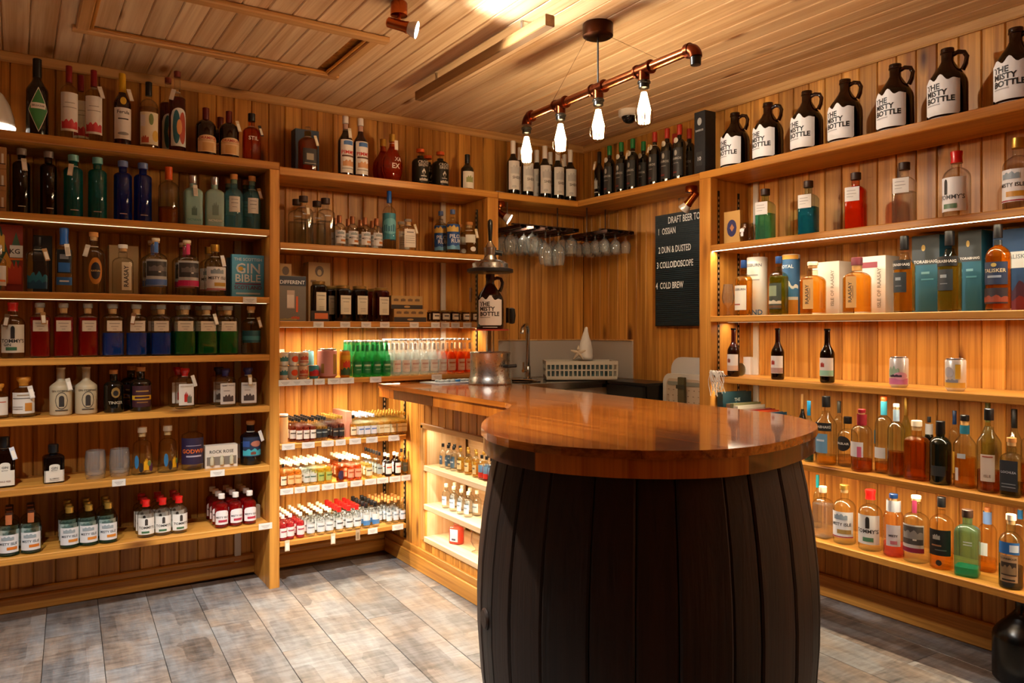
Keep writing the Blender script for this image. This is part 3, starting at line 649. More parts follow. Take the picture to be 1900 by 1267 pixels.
tag(m.build('dish_cloth', flat('e2dfb0', .9), None, (2.45, 3.262, .813), (0, 0, .2)), 'pale yellow dish cloth folded beside the sink', 'cloth')
sl = tag(empty('step_stool', (2.95, 2.72, .0)), 'folded white plastic step stool with a green strap beside the shelf post', 'step stool')
def rrect(x, z0, z1, r, k=6):
    pts = []
    for cx_, cz, a in ((x-r, z1-r, 0), (-x+r, z1-r, PI/2), (-x+r, z0+r, PI), (x-r, z0+r, 1.5*PI)):
        pts += [(cx_+r*math.cos(a+PI/2*i/k), cz+r*math.sin(a+PI/2*i/k)) for i in range(k+1)]
    return pts
def plate(name, x, z0, z1, r, y0, y1, mat, par): # upright plate in the local xz plane
    pr = rrect(x, z0, z1, r); k = len(pr)
    m = MB(); m.add([(a, y0, b) for a, b in pr]+[(a, y1, b) for a, b in pr], [tuple(range(k)), tuple(range(2*k-1, k-1, -1))]+[(i+k, (i+1) % k+k, (i+1) % k, i) for i in range(k)])
    return m.build(name, mat, par)
wp = flat('d9d6d0', .45)
plate('back_panel', .15, .0, 1.04, .07, .035, .06, flat('cfcfd0', .45), sl); plate('front_panel', .155, .0, .955, .05, -.02, .015, wp, sl)
plate('inset_tread', .125, .30, .93, .03, -.024, -.021, flat('c9b9a4', .6), sl); plate('carry_slot', .115, .895, .915, .009, -.027, -.0245, flat('8f8f84', .6), sl)
plate('strap', .022, .42, .94, .005, -.045, -.028, flat('585236', .6), sl); plate('strap_clip', .03, .88, .90, .004, -.05, -.0455, flat('3d3a2c', .5), sl)
dots = MB()
for i in range(7):
    for j in range(16): dots.box(-.112+.036*i-.004+.006*(j % 2), -.0262, .42+.03*j, -.112+.036*i+.004+.006*(j % 2), -.0245, .424+.03*j)
tag(dots.build('grip_studs', flat('8b7a64', .6), sl, smooth=False), kind='stuff')
sl.rotation_euler = (0, 0, math.radians(-90)); sl.location = (2.93, 2.848, 0)
# ================================================================ letter board
LBY0, LBY1, LBZ0, LBZ1 = 2.66, 3.165, 1.205, 1.822
lb = tag(empty('letter_board', (XB, 2.9, 1.2)), 'black ribbed letter board listing draft beers, hung beside the shelf post', 'letter board')
world(MB().box(XB-.022, LBY0, LBZ0, XB-.002, LBY1, LBZ1).build('board_frame', flat('0c1114', .5), lb, smooth=False))
ng = 56
for k in range(ng):
    z = LBZ0+.008+(LBZ1-LBZ0-.016)*k/ng; h_ = (LBZ1-LBZ0-.016)/ng*.62
    world(MB().box(XB-.0255, LBY0+.008, z, XB-.022, LBY1-.008, z+h_).build('felt_rib', flat('10262f', .75), lb, smooth=False))
def wall_text(s, y, z, h_, par, mat, squeeze=.8):
    v, f, w_, hh = text_geo(s, .012); k = h_/hh
    o = MB().add([((a+w_/2)*k*squeeze, 0, b*k) for a, b in v], f).build('lettering', mat, par, (XB-.0265, y, z), (0, 0, -PI/2), smooth=False); world(o)
WL = flat('eef2f2', .5)
yz = lambda px, py: on_x(px, py, XB-.026)[1:]
for s, px, py, h_ in (('DRAFT BEER TO', 1240, 409, .038), ('1  OSSIAN', 1222, 431, .036), ('2 DUN & DUSTED', 1222, 465, .036), ('3 COLLOIDOSCOPE', 1219, 493, .036), ('4  COLD BREW', 1217, 531, .036)):
    q = yz(px, py); wall_text(s, q[0], q[1], h_, lb, WL, .62)
for z in (1.48, 1.34): world(MB().lathe([(0, .014), (.004, .014)], 16).build('pink_sticker', flat('d98a7a', .5), lb, (XB-.022, 2.668, z), (0, -PI/2, 0)))
# ================================================================ growler filler on the bar top
GX, GY = 1.955, 3.215
tw = tag(empty('growler_filler', (GX, GY, ZT)), 'steel and clear tube filling station holding a brown bottle on the bar', 'filling station')
BRUSH = flat('b9b6b0', .28, 1.0)
MB().lathe([(0, .104), (.004, .108), (.012, .108), (.03, .102), (.045, .098), (.145, .098), (.15, .101), (.155, .101), (.158, .096)], 40).build('steel_base', BRUSH, tw)
MB().lathe([(.158, .0975), (.56, .0975)], 40, close=False).build('clear_tube', glass('f0f2f4', .02, 1.3), tw)
MB().lathe([(.545, .106), (.548, .114), (.562, .114), (.565, .106), (.568, .085)], 40).build('seal_ring', flat('17161a', .35), tw)
MB().lathe([(.566, .09), (.59, .088), (.602, .07), (.61, .035), (.63, .028)], 36).build('steel_lid', BRUSH, tw)
MB().lathe([(.628, .025), (.632, .031), (.668, .031), (.672, .025), (.69, .014), (.70, .011)], 24).build('tap_valve', STEEL, tw); MB().tube([(0, 0, .645), (.03, -.02, .645), (.052, -.03, .64)], .012, 12).build('valve_knob', BLACK, tw)
MB().lathe([(.698, .006), (.705, .009), (.78, .013), (.80, .012), (.808, .005)], 16).build('tap_lever', BLACK, tw)
lt = MB().box(.088, -.045, .30, .118, -.03, .375); lt.build('latch_plate', STEEL, tw, rot=(0, 0, math.radians(20)), smooth=False)
MB().lathe([(-.04, .006), (-.035, .016), (0, .021), (.035, .016), (.04, .006)], 16).build('latch_knob', BLACK, tw, (.118, -.012, .335))
MB().tube([(-.099, .02, .40), (-.099, .02, .47)], .006, 8).build('hinge', STEEL, tw)
MB().tube([(.02, -.095, .09), (.024, -.125, .09), (.07, -.125, .092)], .0085, 12).build('drain_tap', BLACK, tw); MB().lathe([(0, .093), (.006, .093)], 32).build('bottle_platform', flat('c43a30', .4), tw, (0, 0, .262)); MB().tube([(0, 0, .158), (0, 0, .262)], .02, 12).build('platform_post', STEEL, tw)
# grey card with a double row of small pads
cd_ = tag(empty('pad_card', (1.80, 3.33, ZT)), 'grey card with two rows of grey pads and one blue pad on the bar', 'card')
cc = on_z(835, 708, ZT+.004); crz = math.radians(8)
o = MB().box(-.12, -.085, 0.0005, .12, .085, .004).build('card_sheet', flat('8f9296', .5), cd_, (cc[0]-1.80-.005, cc[1]-3.33, 0), (0, 0, crz), smooth=False)
for i in range(6):
    for j in range(2):
        MB().lathe([(0, .013, .010, 3), (.008, .013, .010, 3), (.0105, .010, .008, 3)], 16).build('pad', flat('2f7ab4' if (i, j) == (3, 0) else 'a3a8a6', .5), o, (-.055+.034*i, -.03+.032*j+.02, .004))
# ================================================================ bottles
K = {  # zs shoulder, zn neck start, rn neck radius, sh shoulder shape, zc cap start, rc cap radius, cs cap style, n squareness, dr depth ratio
 'gin': (.60, .755, .36, 'r', .86, .42, 'cyl', 2, 1), 'spirit': (.62, .75, .33, 'r', .80, .36, 'cyl', 2, 1), 'wine': (.58, .76, .37, 'c', .76, .40, 'cyl', 2, 1),
 'port': (.62, .75, .38, 'r', .79, .42, 'cyl', 2, 1), 'apoth': (.72, .80, .40, 'r', .83, .52, 'stopper', 5, .8), 'cyl': (.74, .81, .44, 'r', .90, .56, 'cyl', 2, 1),
 'stone': (.58, .74, .36, 'c', .96, .40, 'cyl', 2, 1), 'stub': (.68, .79, .34, 'r', .80, .52, 'flare', 4, .9), 'cork': (.62, .74, .38, 'r', .90, .42, 'cork', 2, 1),
 'growler': (.50, .83, .31, 'g', 1.0, 0, None, 2, 1), 'beer': (.52, .74, .38, 'c', .965, .46, 'cyl', 2, 1), 'tonic': (.45, .80, .38, 'c', .95, .46, 'cyl', 2, 1),
 'mini': (.56, .72, .40, 'r', .86, .44, 'cyl', 2, 1), 'mini_sq': (.58, .70, .40, 'r', .86, .44, 'cyl', 5, 1), 'jar': (.86, .91, .82, 'r', .915, .86, 'cyl', 3.2, 1),
 'flask': (.42, .80, .26, 'c', .84, .30, 'cork', 2, .6), 'square': (.66, .76, .36, 'r', .84, .42, 'cyl', 6, .9), 'squat': (.62, .74, .44, 'r', .84, .46, 'cork', 6, .8),
 'drambuie': (.60, .76, .30, 'r', .76, .33, 'cyl', 2, 1), 'faceted': (.66, .77, .40, 'r', .88, .52, 'cyl', 5, .9), 'taper': (.60, .72, .36, 'r', .88, .42, 'cork', 2, .8),
 'tall_neck': (.66, .74, .36, 'c', .985, .40, 'cyl', 2, 1), 'oval': (.60, .72, .36, 'r', .84, .40, 'cyl', 3, .7),
}
def ring_profile(kind, h, r, top=None):
    zs, zn, rn, sh, zc, rc, cs, n, dr = K[kind]
    P = [(.0, .86, n), (.012, .965, n), (.03, 1, n), (zs*.5, 1, n), (zs, 1, n)]
    if kind == 'taper': P = [(.0, .9, n), (.012, .99, n), (.03, 1.0, n), (zs, .84, n)]
    if kind == 'flask': P = [(.0, .5, n), (.02, .58, n), (.10, .80, n), (.22, .96, n), (.34, 1, n), (zs, .97, n)]
    r0 = P[-1][1]
    for k in range(1, 7):
        t = k/6
        q = math.cos(t*PI/2) if sh == 'r' else (.5+.5*math.cos(PI*t) if sh == 'c' else .5*math.cos(t*PI/2)+.25+.25*math.cos(PI*t))
        P.append((zs+(zn-zs)*(t if sh in 'cg' else math.sin(t*PI/2)*.55+t*.45), rn+(r0-rn)*q, n+(2-n)*t))
    end = min(.995, zc+.02) if cs else 1.0
    if cs in ('cork', 'stopper'): end = zc
    if cs is None:
        P += [(.93, rn, 2), (.935, rn*1.14, 2), (.955, rn*1.14, 2), (.96, rn*1.04, 2), (.985, rn*1.1, 2), (1, rn*1.05, 2), (1, rn*.8, 2)]
    else: P += [(end-.004, rn, 2), (end, rn*.97, 2)]
    return [(z*h, f*r, f*r*(dr+(1-dr)*(1-min(1, max(0, (f-rn)/(1-rn))))) if dr != 1 else f*r, q) for z, f, q in P]
def cap_mesh(kind, h, r, capm, cs=None, zc=None, rc=None, corkm=None):
    K_ = K[kind]; cs = cs or K_[6]; zc = zc or K_[4]; rc = rc or K_[5]; rn = K_[2]
    if cs is None: return None
    a, b, q = zc*h, h, rc*r; m = MB()
    if cs == 'cyl': m.lathe([(a, q*.98), (a+.001, q), (b-.0015, q), (b, q*.9)], 20)
    elif cs == 'flare': m.lathe([(a, q*.66), (a+(b-a)*.35, q*.70), (a+(b-a)*.6, q), (b-.003, q), (b, q*.9)], 20)
    elif cs == 'wax': m.lathe([(a, q*1.06), (a+.004, q*1.0), (a+(b-a)*.5, q*.94), (b-.006, q*1.08), (b-.001, q*1.02), (b, q*.8)], 20)
    elif cs == 'cork':
        m.lathe([(a-(b-a)*.7, rn*r*.9), (a+.0005, rn*r*.9)], 16, 1); m.lathe([(a+.0006, q), (b-.0015, q), (b, q*.9)], 20, 0)
    elif cs == 'stopper':
        m.lathe([(a-(b-a)*.10, rn*r*.92), (a+(b-a)*.45, rn*r*.96)], 16, 1); m.lathe([(a+(b-a)*.46, q*.8), (a+(b-a)*.5, q), (b-.002, q), (b, q*.92)], 20, 0)
    return m.mesh('cap', [capm, corkm or flat('c9a06a', .7)])
def mapper(kind, r):
    n, dr = K[kind][7], K[kind][8]
    if n < 3 and dr > .95: return lambda s, z, o: ((r+o)*math.sin(s/r), -(r+o)*math.cos(s/r), z)
    if n < 3:  # oval section
        return lambda s, z, o: ((r+o)*math.sin(s/r), -(r*dr+o)*math.cos(s/r), z)
    return lambda s, z, o: (s, -(r*dr*(1-abs(s/r)**n)**(1/n)+o) if abs(s) < r*.999 else 0, z)
def shape_fn(shape):
    return {'rect': lambda u: (0, 1), 'diamond': lambda u: (.5-.5*(1-abs(u)), .5+.5*(1-abs(u))), 'arch': lambda u: (0, .78+.22*math.sqrt(max(0, 1-u*u))),
            'oval': lambda u: (.5-.5*math.sqrt(max(0, 1-u*u)), .5+.5*math.sqrt(max(0, 1-u*u))),
            'jag': lambda u: (0 if abs(u) < .9 else .04, .90+.09*math.sin(u*2.6+1.2)*math.cos(u*5.3)+.03*math.cos(u*11)),
            'peaks': lambda u: (0, .55+.4*abs(math.sin(u*5.0+.6))*(.7+.3*math.cos(u*3)))}[shape]
def patch(m, P, u0, u1, z0, z1, off, shape='rect', seg=10, mi=0):
    """u0,u1 arc length (m); z0,z1 height (m)"""
    fn = shape_fn(shape); v = []; f = []
    for i in range(seg+1):
        u = -1+2*i/seg; a, b = fn(u); s = u0+(u1-u0)*i/seg
        v += [P(s, z0+(z1-z0)*a, off), P(s, z0+(z1-z0)*b, off)]
    f = [(2*i, 2*i+2, 2*i+3, 2*i+1) for i in range(seg)]
    m.add(v, f, mi)
def put_text(m, P, s, uc, zc, wmax, hmax, off, mi, rot=False, bold=None):
    if bold is None: bold = .034 if s in ('THE', 'MISTY', 'BOTTLE') else .016
    v, f, w_, hh = text_geo(s, bold)
    k = min(wmax/(hh if rot else w_), hmax/(w_ if rot else hh))
    m.add([P(uc+(-b if rot else a)*k, zc+(a if rot else b)*k, off) for a, b in v], f, mi)
def bottle_type(kind, h, r, gl, cap, liq=None, lab=None, cs=None, zc=None, rc=None, corkm=None, tagc=None, tagside=1, top=None):
    """gl glass material; cap material; liq (level, material); lab list of label dicts: z, w, c, shape, items"""
    seg = 24 if r > .025 else 16
    T = {'h': h, 'r': r, 'body': MB().lathe(ring_profile(kind, h, r), seg).mesh('bottle', gl, angle=35)}
    T['cap'] = cap_mesh(kind, h, r, cap, cs, zc, rc, corkm) if cap else None
    if liq:
        lv = liq[0]*h; pr = [(z, a, b, n) for z, a, b, n in ring_profile(kind, h, r) if z < lv]
        pr = [(max(z, .006), a*.95, b*.95, n) for z, a, b, n in pr]
        if pr[-1][0] < lv: q = [p for p in ring_profile(kind, h, r) if p[0] >= lv][0]; pr.append((lv, q[1]*.94 if q[1] < pr[-1][1] else pr[-1][1], q[2]*.94 if q[1] < pr[-1][1] else pr[-1][2], q[3]))
        T['liquid'] = MB().lathe(pr, seg).mesh('liquid', liq[1], angle=35)
    T['labels'] = []
    P0 = mapper(kind, r); prof = ring_profile(kind, h, r); zs_, rc_ = K[kind][0], (rc or K[kind][5])*r; zc_c = (zc or K[kind][4])*h
    def rad(zq):
        q = r*.3
        for (za, ra, *_), (zb, rb, *_) in zip(prof, prof[1:]):
            if za <= zq <= zb and zb > za: q = ra+(rb-ra)*(zq-za)/(zb-za)
        return max(q, rc_) if (cap and zq > zc_c+.001) else q
    for li, L in enumerate(lab or []):
        z0, z1 = L['z'][0]*h, L['z'][1]*h; hw = L.get('w', 1.0)*r; uc = L.get('u', 0)*r; P = P0; lo_ = .0006+.0005*li
        if L['z'][0] >= zs_+.03:          # on the neck: follow the neck's own girth
            rn_ = max(rad(z0+.0005), rad((z0+z1)/2), rad(z1-.0005))+.0002; hw = min(hw, rn_*3.1)
            P = (lambda s, z, o, rn_=rn_: ((rn_+o)*math.sin(s/rn_), -(rn_+o)*math.cos(s/rn_), z))
        lm = None
        if L.get('c'):
            m = MB(); patch(m, P, uc-hw, uc+hw, z0, z1, lo_, L.get('shape', 'rect'), 20 if L.get('shape') in ('jag', 'peaks', 'oval') or hw > 1.5*r*.3 and P is not P0 else 10)
            if L.get('wrap'): pass
            lm = m.mesh('label', flat(L['c'], L.get('rough', .55)))
        pm = MB(); mats = []
        def mid(c):
            mm = flat(c, .5)
            if mm not in mats: mats.append(mm)
            return mats.index(mm)
        for j, it in enumerate(L.get('items', [])):
            off = lo_+.0005+.00025*j
            if it[0] == 't': put_text(pm, P, it[1], uc+(it[5] if len(it) > 5 else 0)*hw, z0+(z1-z0)*it[2], 2*hw*it[3], (z1-z0)*(it[7] if len(it) > 7 else .5), off, mid(it[4]), rot=(len(it) > 6 and it[6]))
            elif it[0] == 'b': patch(pm, P, uc+hw*(it[4] if len(it) > 4 else -1), uc+hw*(it[5] if len(it) > 5 else 1), z0+(z1-z0)*it[1], z0+(z1-z0)*it[2], off, it[6] if len(it) > 6 else 'rect', 12, mid(it[3]))
        T['labels'].append((lm, pm.mesh('print', mats, smooth=False) if pm.f else None))
    if tagc:
        m = MB(); a = .0092; b = .025; m.box(-a, -.0006, -b, a, .0006, b); zt = h*(K[kind][1])-.018
        t2 = MB(); t2.box(-a*.72, -.0013, -b*.8, a*.72, -.0008, b*.45)
        T['tag'] = (m.mesh('price_tag', flat(tagc, .7), smooth=False), t2.mesh('tag_print', flat('efe8da' if tagc != 'efe8da' else 'cfc6b8', .7), smooth=False), tagside, zt)
        T['string'] = MB().lathe([(h*K[kind][1]+.001, K[kind][2]*r*1.06), (h*K[kind][1]+.003, K[kind][2]*r*1.06)], 16).mesh('string', flat('e6dcc6', .8))
    return T
def place(T, name, label, loc, yaw=0, group=None, cat='bottle', tag_on=True):
    o = put(name, T['body'], None, loc, (0, 0, yaw)); tag(o, label, cat, group)
    if T.get('cap'): put('cap', T['cap'], o)
    if T.get('liquid'): put('liquid', T['liquid'], o)
    for lm, pm in T['labels']:
        q = o
        if lm: q = put('label', lm, o)
        if pm: put('print', pm, q)
    if T.get('tag') and tag_on:
        a, b, side, zt = T['tag']; th = side*.75; rr = T['r']*1.03+.004
        t = put('price_tag', a, o, (rr*math.sin(th), -rr*math.cos(th), zt), (math.radians(-10), math.radians(-12*side), th*.6)); put('tag_print', b, t)
        if T.get('string'): put('string', T['string'], o)
    if T.get('handle'): put('handle', T['handle'], o)
    return o
def spot_on(side, px, d):
    if side == 'b': p = on_y(px, HY, YF+d)
    elif side == 'n': p = on_x(px, HY, NX+.02+d)
    else: p = on_x(px, HY, XF+d)
    return p[0], p[1]
def headroom(side, z, x):
    zs_ = ZR if side == 'r' else (ZL if x < 1.0 else ZM+ZM2)
    up = [q for q in zs_ if q > z+.02]
    return (min(up)-z-.041) if up else 2.34-z
def clear_of(side, x, y, r):
    if side == 'b':
        if x < 1.0: x = min(x, .955-r)
        elif x < 2.13: x = min(max(x, 1.026+r), 2.118-r)
        y = min(y, YB-r-.012)
    elif side == 'r':
        if y < 2.55: y = min(y, 2.515-r)
        x = min(x, XB-r-.012)
    return x, y
YAW = {'b': 0, 'r': -PI/2, 'n': -PI/2}
def B(side, z, px, topy, wpx, kind, gl, cap, name, label, d=.085, more=(), group=None, yaw=None, cat='bottle', sq=None, h=None, **kw):
    """one bottle standing on a shelf: px = centre column in the photograph, topy = row of its top, wpx = width; more: (px, d, label[, yaw])"""
    x, y = spot_on(side, px, d); f = fwd(x, y); phi = math.atan((px-CX)/F)
    H = min(h or (CAMZ+(HY-topy)/F*f)-z, headroom(side, z, x))
    r = wpx*f*math.cos(phi)/(2*F)
    n, dr = K[kind][7], K[kind][8]
    if n >= 3: r *= .90
    T = bottle_type(kind, H, r, gl, cap, **kw)
    j = random.uniform(-.12, .12) if yaw is None else yaw
    x, y = clear_of(side, x, y, r); place(T, name, label, (x, y, z+.0004), YAW[side]+j, group, cat)
    for q in more:
        x, y = clear_of(side, *spot_on(side, q[0], q[1]), r); place(T, name, q[2], (x, y, z+.0004), YAW[side]+(q[3] if len(q) > 3 else random.uniform(-.15, .15)), group, cat, tag_on=False)
    return T
# glass and liquids
CL = glass('f2f6f5', .02, 1.65, 0, .12, .22); CLB = glass('e2f0f4', .02, 1.65, 0, .12, .22); DARK = flat('0c0d0a', .08, coat=.5); DKBR = flat('1a0905', .07, coat=.6); DKRED = flat('24040a', .08, coat=.5)
TEAL = glass('16a0a4', .03, 1.5, .14); NAVY = glass('1244c8', .03, 1.5, .12); BRN = glass('2a130c', .04, 1.5, .15); AMB = glass('e08a2a', .02, 1.45); PALE = glass('f0e4bc', .02, 1.45)
FROST = glass('a8d4cc', .35, 1.4, .65); FROST2 = glass('b8d8d0', .35, 1.4, .6); LBLUE = glass('8ed6e6', .02, 1.5, .15); GRNG = glass('c8d8a8', .02, 1.45); SMOKE = glass('4a4640', .03, 1.5)
L_AMB = glass('d8761a', .05, 1.1, .12); L_GOLD = glass('f0b040', .05, 1.1, .12); L_RED = glass('c00814', .05, 1.1, .25); L_BLUE = glass('1060c8', .05, 1.1, .25); L_GRN = glass('109848', .05, 1.1, .22)
L_PINK = glass('f08070', .05, 1.1, .2); L_TURQ = glass('40c8a0', .05, 1.1, .25); L_ORG = glass('f05010', .05, 1.1, .35); L_DRED = glass('600810', .05, 1.1, .2); L_TEALB = glass('1a88a0', .05, 1.1, .3)
CKR = flat('c98a4a', .7); CKW = flat('e8d8bc', .7); WHT = flat('ece8e2', .5); GOLD = flat('c8a04a', .35, .8); SILV = flat('c8ccd2', .25, .8); BLK = flat('0e0e10', .35); RED = flat('d01c18', .3, coat=.5); BLU = flat('1860b8', .35, coat=.4); PUR = flat('241a52', .35); ORG = flat('e05a14', .4); NVY = flat('14305c', .35); TEA = flat('2090a8', .35); BRNC = flat('3a2418', .5); DRD = flat('8c1020', .4); GRN = flat('1c7a3c', .4)
def lab(z0, z1, c, items=(), w=1.0, shape='rect', u=0): return dict(z=(z0, z1), c=c, items=list(items), w=w, shape=shape, u=u)
INK = '2a2622'
# ---------------------------------------------------------------- left bay, top shelf
z = ZL[0]
B('b', z, 69, 110, 43, 'wine', DARK, BLK, 'vermouth_bottle', 'dark bottle with a green diamond label beside the white lamp', lab=[lab(.05, .62, 'f0ede6', w=.95, shape='diamond'), lab(.07, .60, '3f8a4c', [('b', .52, .66, 'f0ede6', -.75, .75), ('t', 'BELSAZAR', .59, .62, INK, 0, False, .09)], w=.88, shape='diamond')])
ml = [lab(.12, .63, 'f2efea', [('b', .06, .34, 'd8404a', -.85, .85, 'peaks'), ('b', .72, .74, 'b0a8a0', -.5, .5), ('b', .6, .62, 'b0a8a0', -.7, .7)], w=1.1)]
B('b', z, 174, 131, 34, 'spirit', PALE, DRD, 'spirit_bottle', 'red-capped bottle with a red mountain label, tag on its neck', lab=ml, tagc='ddd6c8', zc=.78)
B('b', z, 128, 123, 35, 'spirit', PALE, DRD, 'spirit_bottle', 'red-capped bottle with a red mountain label, tallest of three, next to the green diamond label', lab=ml, zc=.78, more=[(150, .19, 'red-capped bottle half hidden behind two red mountain labels')])
B('b', z, 227, 137, 33, 'wine', DKRED, flat('e0b010', .4), 'liqueur_bottle', 'dark red bottle with a long yellow capsule', zc=.70, tagc='ddd6c8', lab=[lab(.10, .52, 'f2efea', [('t', 'Ferula', .86, .6, INK, 0, False, .14), ('b', .62, .66, INK, -.5, .5), ('b', .12, .22, '8a8a88', -.55, .55, 'oval')], w=1.2), lab(.56, .66, 'd8b030', w=.35, shape='oval')])
B('b', z, 276, 153, 36, 'spirit', CL, BLK, 'spirit_bottle', 'clear bottle with a black cap and a cream leaf-print label', zc=.80, liq=(.62, glass('f4ecd0', .05, 1.1)), lab=[lab(.07, .54, 'efe4c4', [('b', .6, .95, '7a8a4a', -.1, .35, 'oval'), ('b', .05, .3, 'c85a3c', -.8, -.1, 'peaks'), ('b', .1, .45, 'e0b848', .2, .9, 'oval'), ('b', .55, .9, 'e8e8e8', -.85, -.4)], w=1.15)])
rl = [lab(.08, .54, 'e4ecec', [('b', .06, .94, '2a6a78', -.75, .1, 'oval'), ('b', .06, .9, 'b8482a', -.05, .8, 'oval'), ('b', .3, .7, 'e0a060', -.3, .3, 'oval')], w=1.05, shape='arch')]
B('b', z, 329, 133, 32, 'tall_neck', CL, flat('7a3028', .5), 'liqueur_bottle', 'clear long-necked bottle of wine-red liqueur with a swirling blue and orange label', liq=(.68, L_DRED), lab=rl, zc=.93, tagc='e6e0d6', tagside=-1, more=[(312, .20, 'wine-red liqueur bottle hidden behind its twin with the swirling label')])
dl = [lab(.08, .42, 'e8c898', [('t', 'DRAMBUIE', .82, .88, 'b02018', 0, False, .16), ('b', .66, .69, 'b08850'), ('b', .05, .55, 'd8a868', -.5, .5)], w=1.1, shape='arch')]
B('b', z, 425, 207, 38, 'drambuie', DKBR, flat('6a1410', .35), 'liqueur_bottle', 'dark brown liqueur bottle with cream label and tag, the right of the front pair', lab=dl, tagc='d8c8a8', more=[(382, .085, 'dark brown liqueur bottle with cream label, the left of the front pair'), (409, .21, 'dark brown liqueur bottle hidden behind two with cream labels')])
B('b', z, 485, 214, 38, 'oval', AMB, BLK, 'liqueur_bottle', 'amber square-shouldered bottle with a black tag at the shelf post', liq=(.70, L_AMB), tagc='2a2622', lab=[lab(.40, .56, None, [('t', 'STIL', .5, .7, 'e8e0d0')], w=.8)])
# ---------------------------------------------------------------- left bay, second shelf
z = ZL[1]
tex = [lab(.10, .16, None, [('b', .2, .4, 'b8b0a0', -.5, .5)], w=.8)]
B('b', z, 40, 276, 34, 'cyl', BRN, flat('8a8078', .3), 'gin_bottle', 'black-brown cylinder bottle with a paper tag, first of the dark pair', tagc='d8ccb0', tagside=.3, lab=tex, more=[(90, .085, 'black-brown cylinder bottle without a tag, next to the teal bottles')])
B('b', z, 136, 288, 37, 'cyl', TEAL, flat('7cc0c0', .2), 'gin_bottle', 'teal cylinder bottle with a paper tag', tagc='d8ccb0', tagside=-.5, lab=tex, more=[(181, .085, 'teal cylinder bottle without a tag, beside the blue ones')])
B('b', z, 228, 299, 35, 'cyl', NAVY, flat('7088c0', .2), 'gin_bottle', 'navy blue cylinder bottle beside the teal bottles', lab=tex, more=[(265, .085, 'navy blue cylinder bottle beside the orange-capped bottle')])
B('b', z, 313, 310, 40, 'spirit', CL, ORG, 'gin_bottle', 'clear bottle with an orange capsule, amber in its lower half', liq=(.30, L_AMB), zc=.78)
ncl = [lab(.08, .5, None, [('t', "NC'NEAN", .1, .85, '5a8a84', 0, False, .14), ('b', .3, .8, '4a6a60', -.35, .35, 'peaks')], w=.85)]
B('b', z, 358, 326, 38, 'square', FROST, SILV, 'spirit_bottle', 'frosted pale green bottle with a tag and dark leaf print', lab=ncl, tagc='efe8da', tagside=.1)
B('b', z, 398, 329, 38, 'square', FROST2, SILV, 'spirit_bottle', 'frosted pale green bottle with a pale leaf print', lab=[lab(.08, .6, None, [('t', "NC'NEAN", .1, .85, 'e8ece4', 0, False, .12), ('b', .3, .85, '6a8078', -.4, .4, 'peaks')], w=.85)])
lbl = [lab(.30, .58, 'd8d2c8', [('b', .78, .82, '8a8680', -.6, .6), ('b', .55, .6, '8a8680', -.6, .6), ('b', .3, .33, '8a8680', -.4, .4)], w=.62)]
B('b', z, 476, 328, 33, 'cork', LBLUE, CKR, 'gin_bottle', 'light blue gin bottle with a tag, beside the shelf post', lab=lbl, tagc='b08850', zc=.90, more=[(434, .085, 'light blue gin bottle with a cream square label, next to the frosted pair'), (424, .20, 'light blue gin bottle behind, between the frosted and blue ones'), (464, .20, 'light blue gin bottle hidden between two cream square labels')])
# ---------------------------------------------------------------- left bay, third shelf
z = ZL[2]
B('b', z, 70, 440, 46, 'square', CL, BLK, 'gin_bottle', 'clear wide bottle with teal wave print and black cap', tagc='b89060', lab=[lab(.06, .42, None, [('b', .1, .95, '1c6a80', -1, 1, 'peaks'), ('b', .0, .5, '10486c', -1, 1, 'peaks')], w=.9)])
B('b', z, 119, 418, 38, 'oval', CL, BLU, 'gin_bottle', 'clear bottle with a blue wax neck and blue labels', cs='wax', zc=.74, rc=.5, tagc='efe8da', tagside=.4, lab=[lab(.30, .66, '10161c', [('b', .05, .45, '2a6ab8', -.8, .8), ('b', .6, .8, '8a9098', -.6, .6)], w=.8), lab(.12, .24, '2a6ab0', [('b', .4, .6, 'c8d4e0', -.6, .6)], w=.85)])
B('b', z, 174, 431, 43, 'gin', CL, CKR, 'gin_bottle', 'clear gin bottle with a burnt-orange sun print and copper cork', cs='cork', zc=.92, tagc='d8d0c0', tagside=-1, lab=[lab(.15, .58, 'c07818', [('b', .18, .82, '1c1620', -.7, .7, 'oval'), ('t', 'KATUN', .5, .62, 'd8b060', 0, False, .16)], w=.62, shape='oval')])
B('b', z, 228, 454, 44, 'squat', CL, WHT, 'gin_bottle', 'clear bottle with sideways lettering on a cream label before a card box', d=.075, cs='cork', zc=.92, lab=[lab(.08, .64, 'dccfae', [('t', 'RAASAY', .5, .5, '3a3430', -.1, True, .8)], w=.45, u=.35)])
ph = lambda c: [lab(.16, .62, 'b8b8b4', [('b', .36, .92, '3a3634', -.92, .92), ('b', .5, .66, 'd8d4cc', .1, .3), ('b', .55, .8, '6a6460', -.7, .9, 'peaks'), ('b', .02, .24, c, -1, 1)], w=1.05)]
B('b', z, 289, 442, 44, 'cork', CL, CKW, 'gin_bottle', 'clear round gin bottle with a blue ribbon neck and cottage label', zc=.95, rc=.36, lab=ph('4a6aa8')+[lab(.74, .93, '4a78c0', w=.16)], more=[(282, .20, 'clear gin bottle behind the blue ribbon neck')])
B('b', z, 347, 446, 44, 'cork', CL, CKW, 'gin_bottle', 'clear round gin bottle with a pink ribbon neck and cottage label', zc=.95, rc=.36, lab=ph('c01a58')+[lab(.74, .93, 'd03068', w=.16)], more=[(340, .20, 'clear gin bottle behind the pink ribbon neck')])
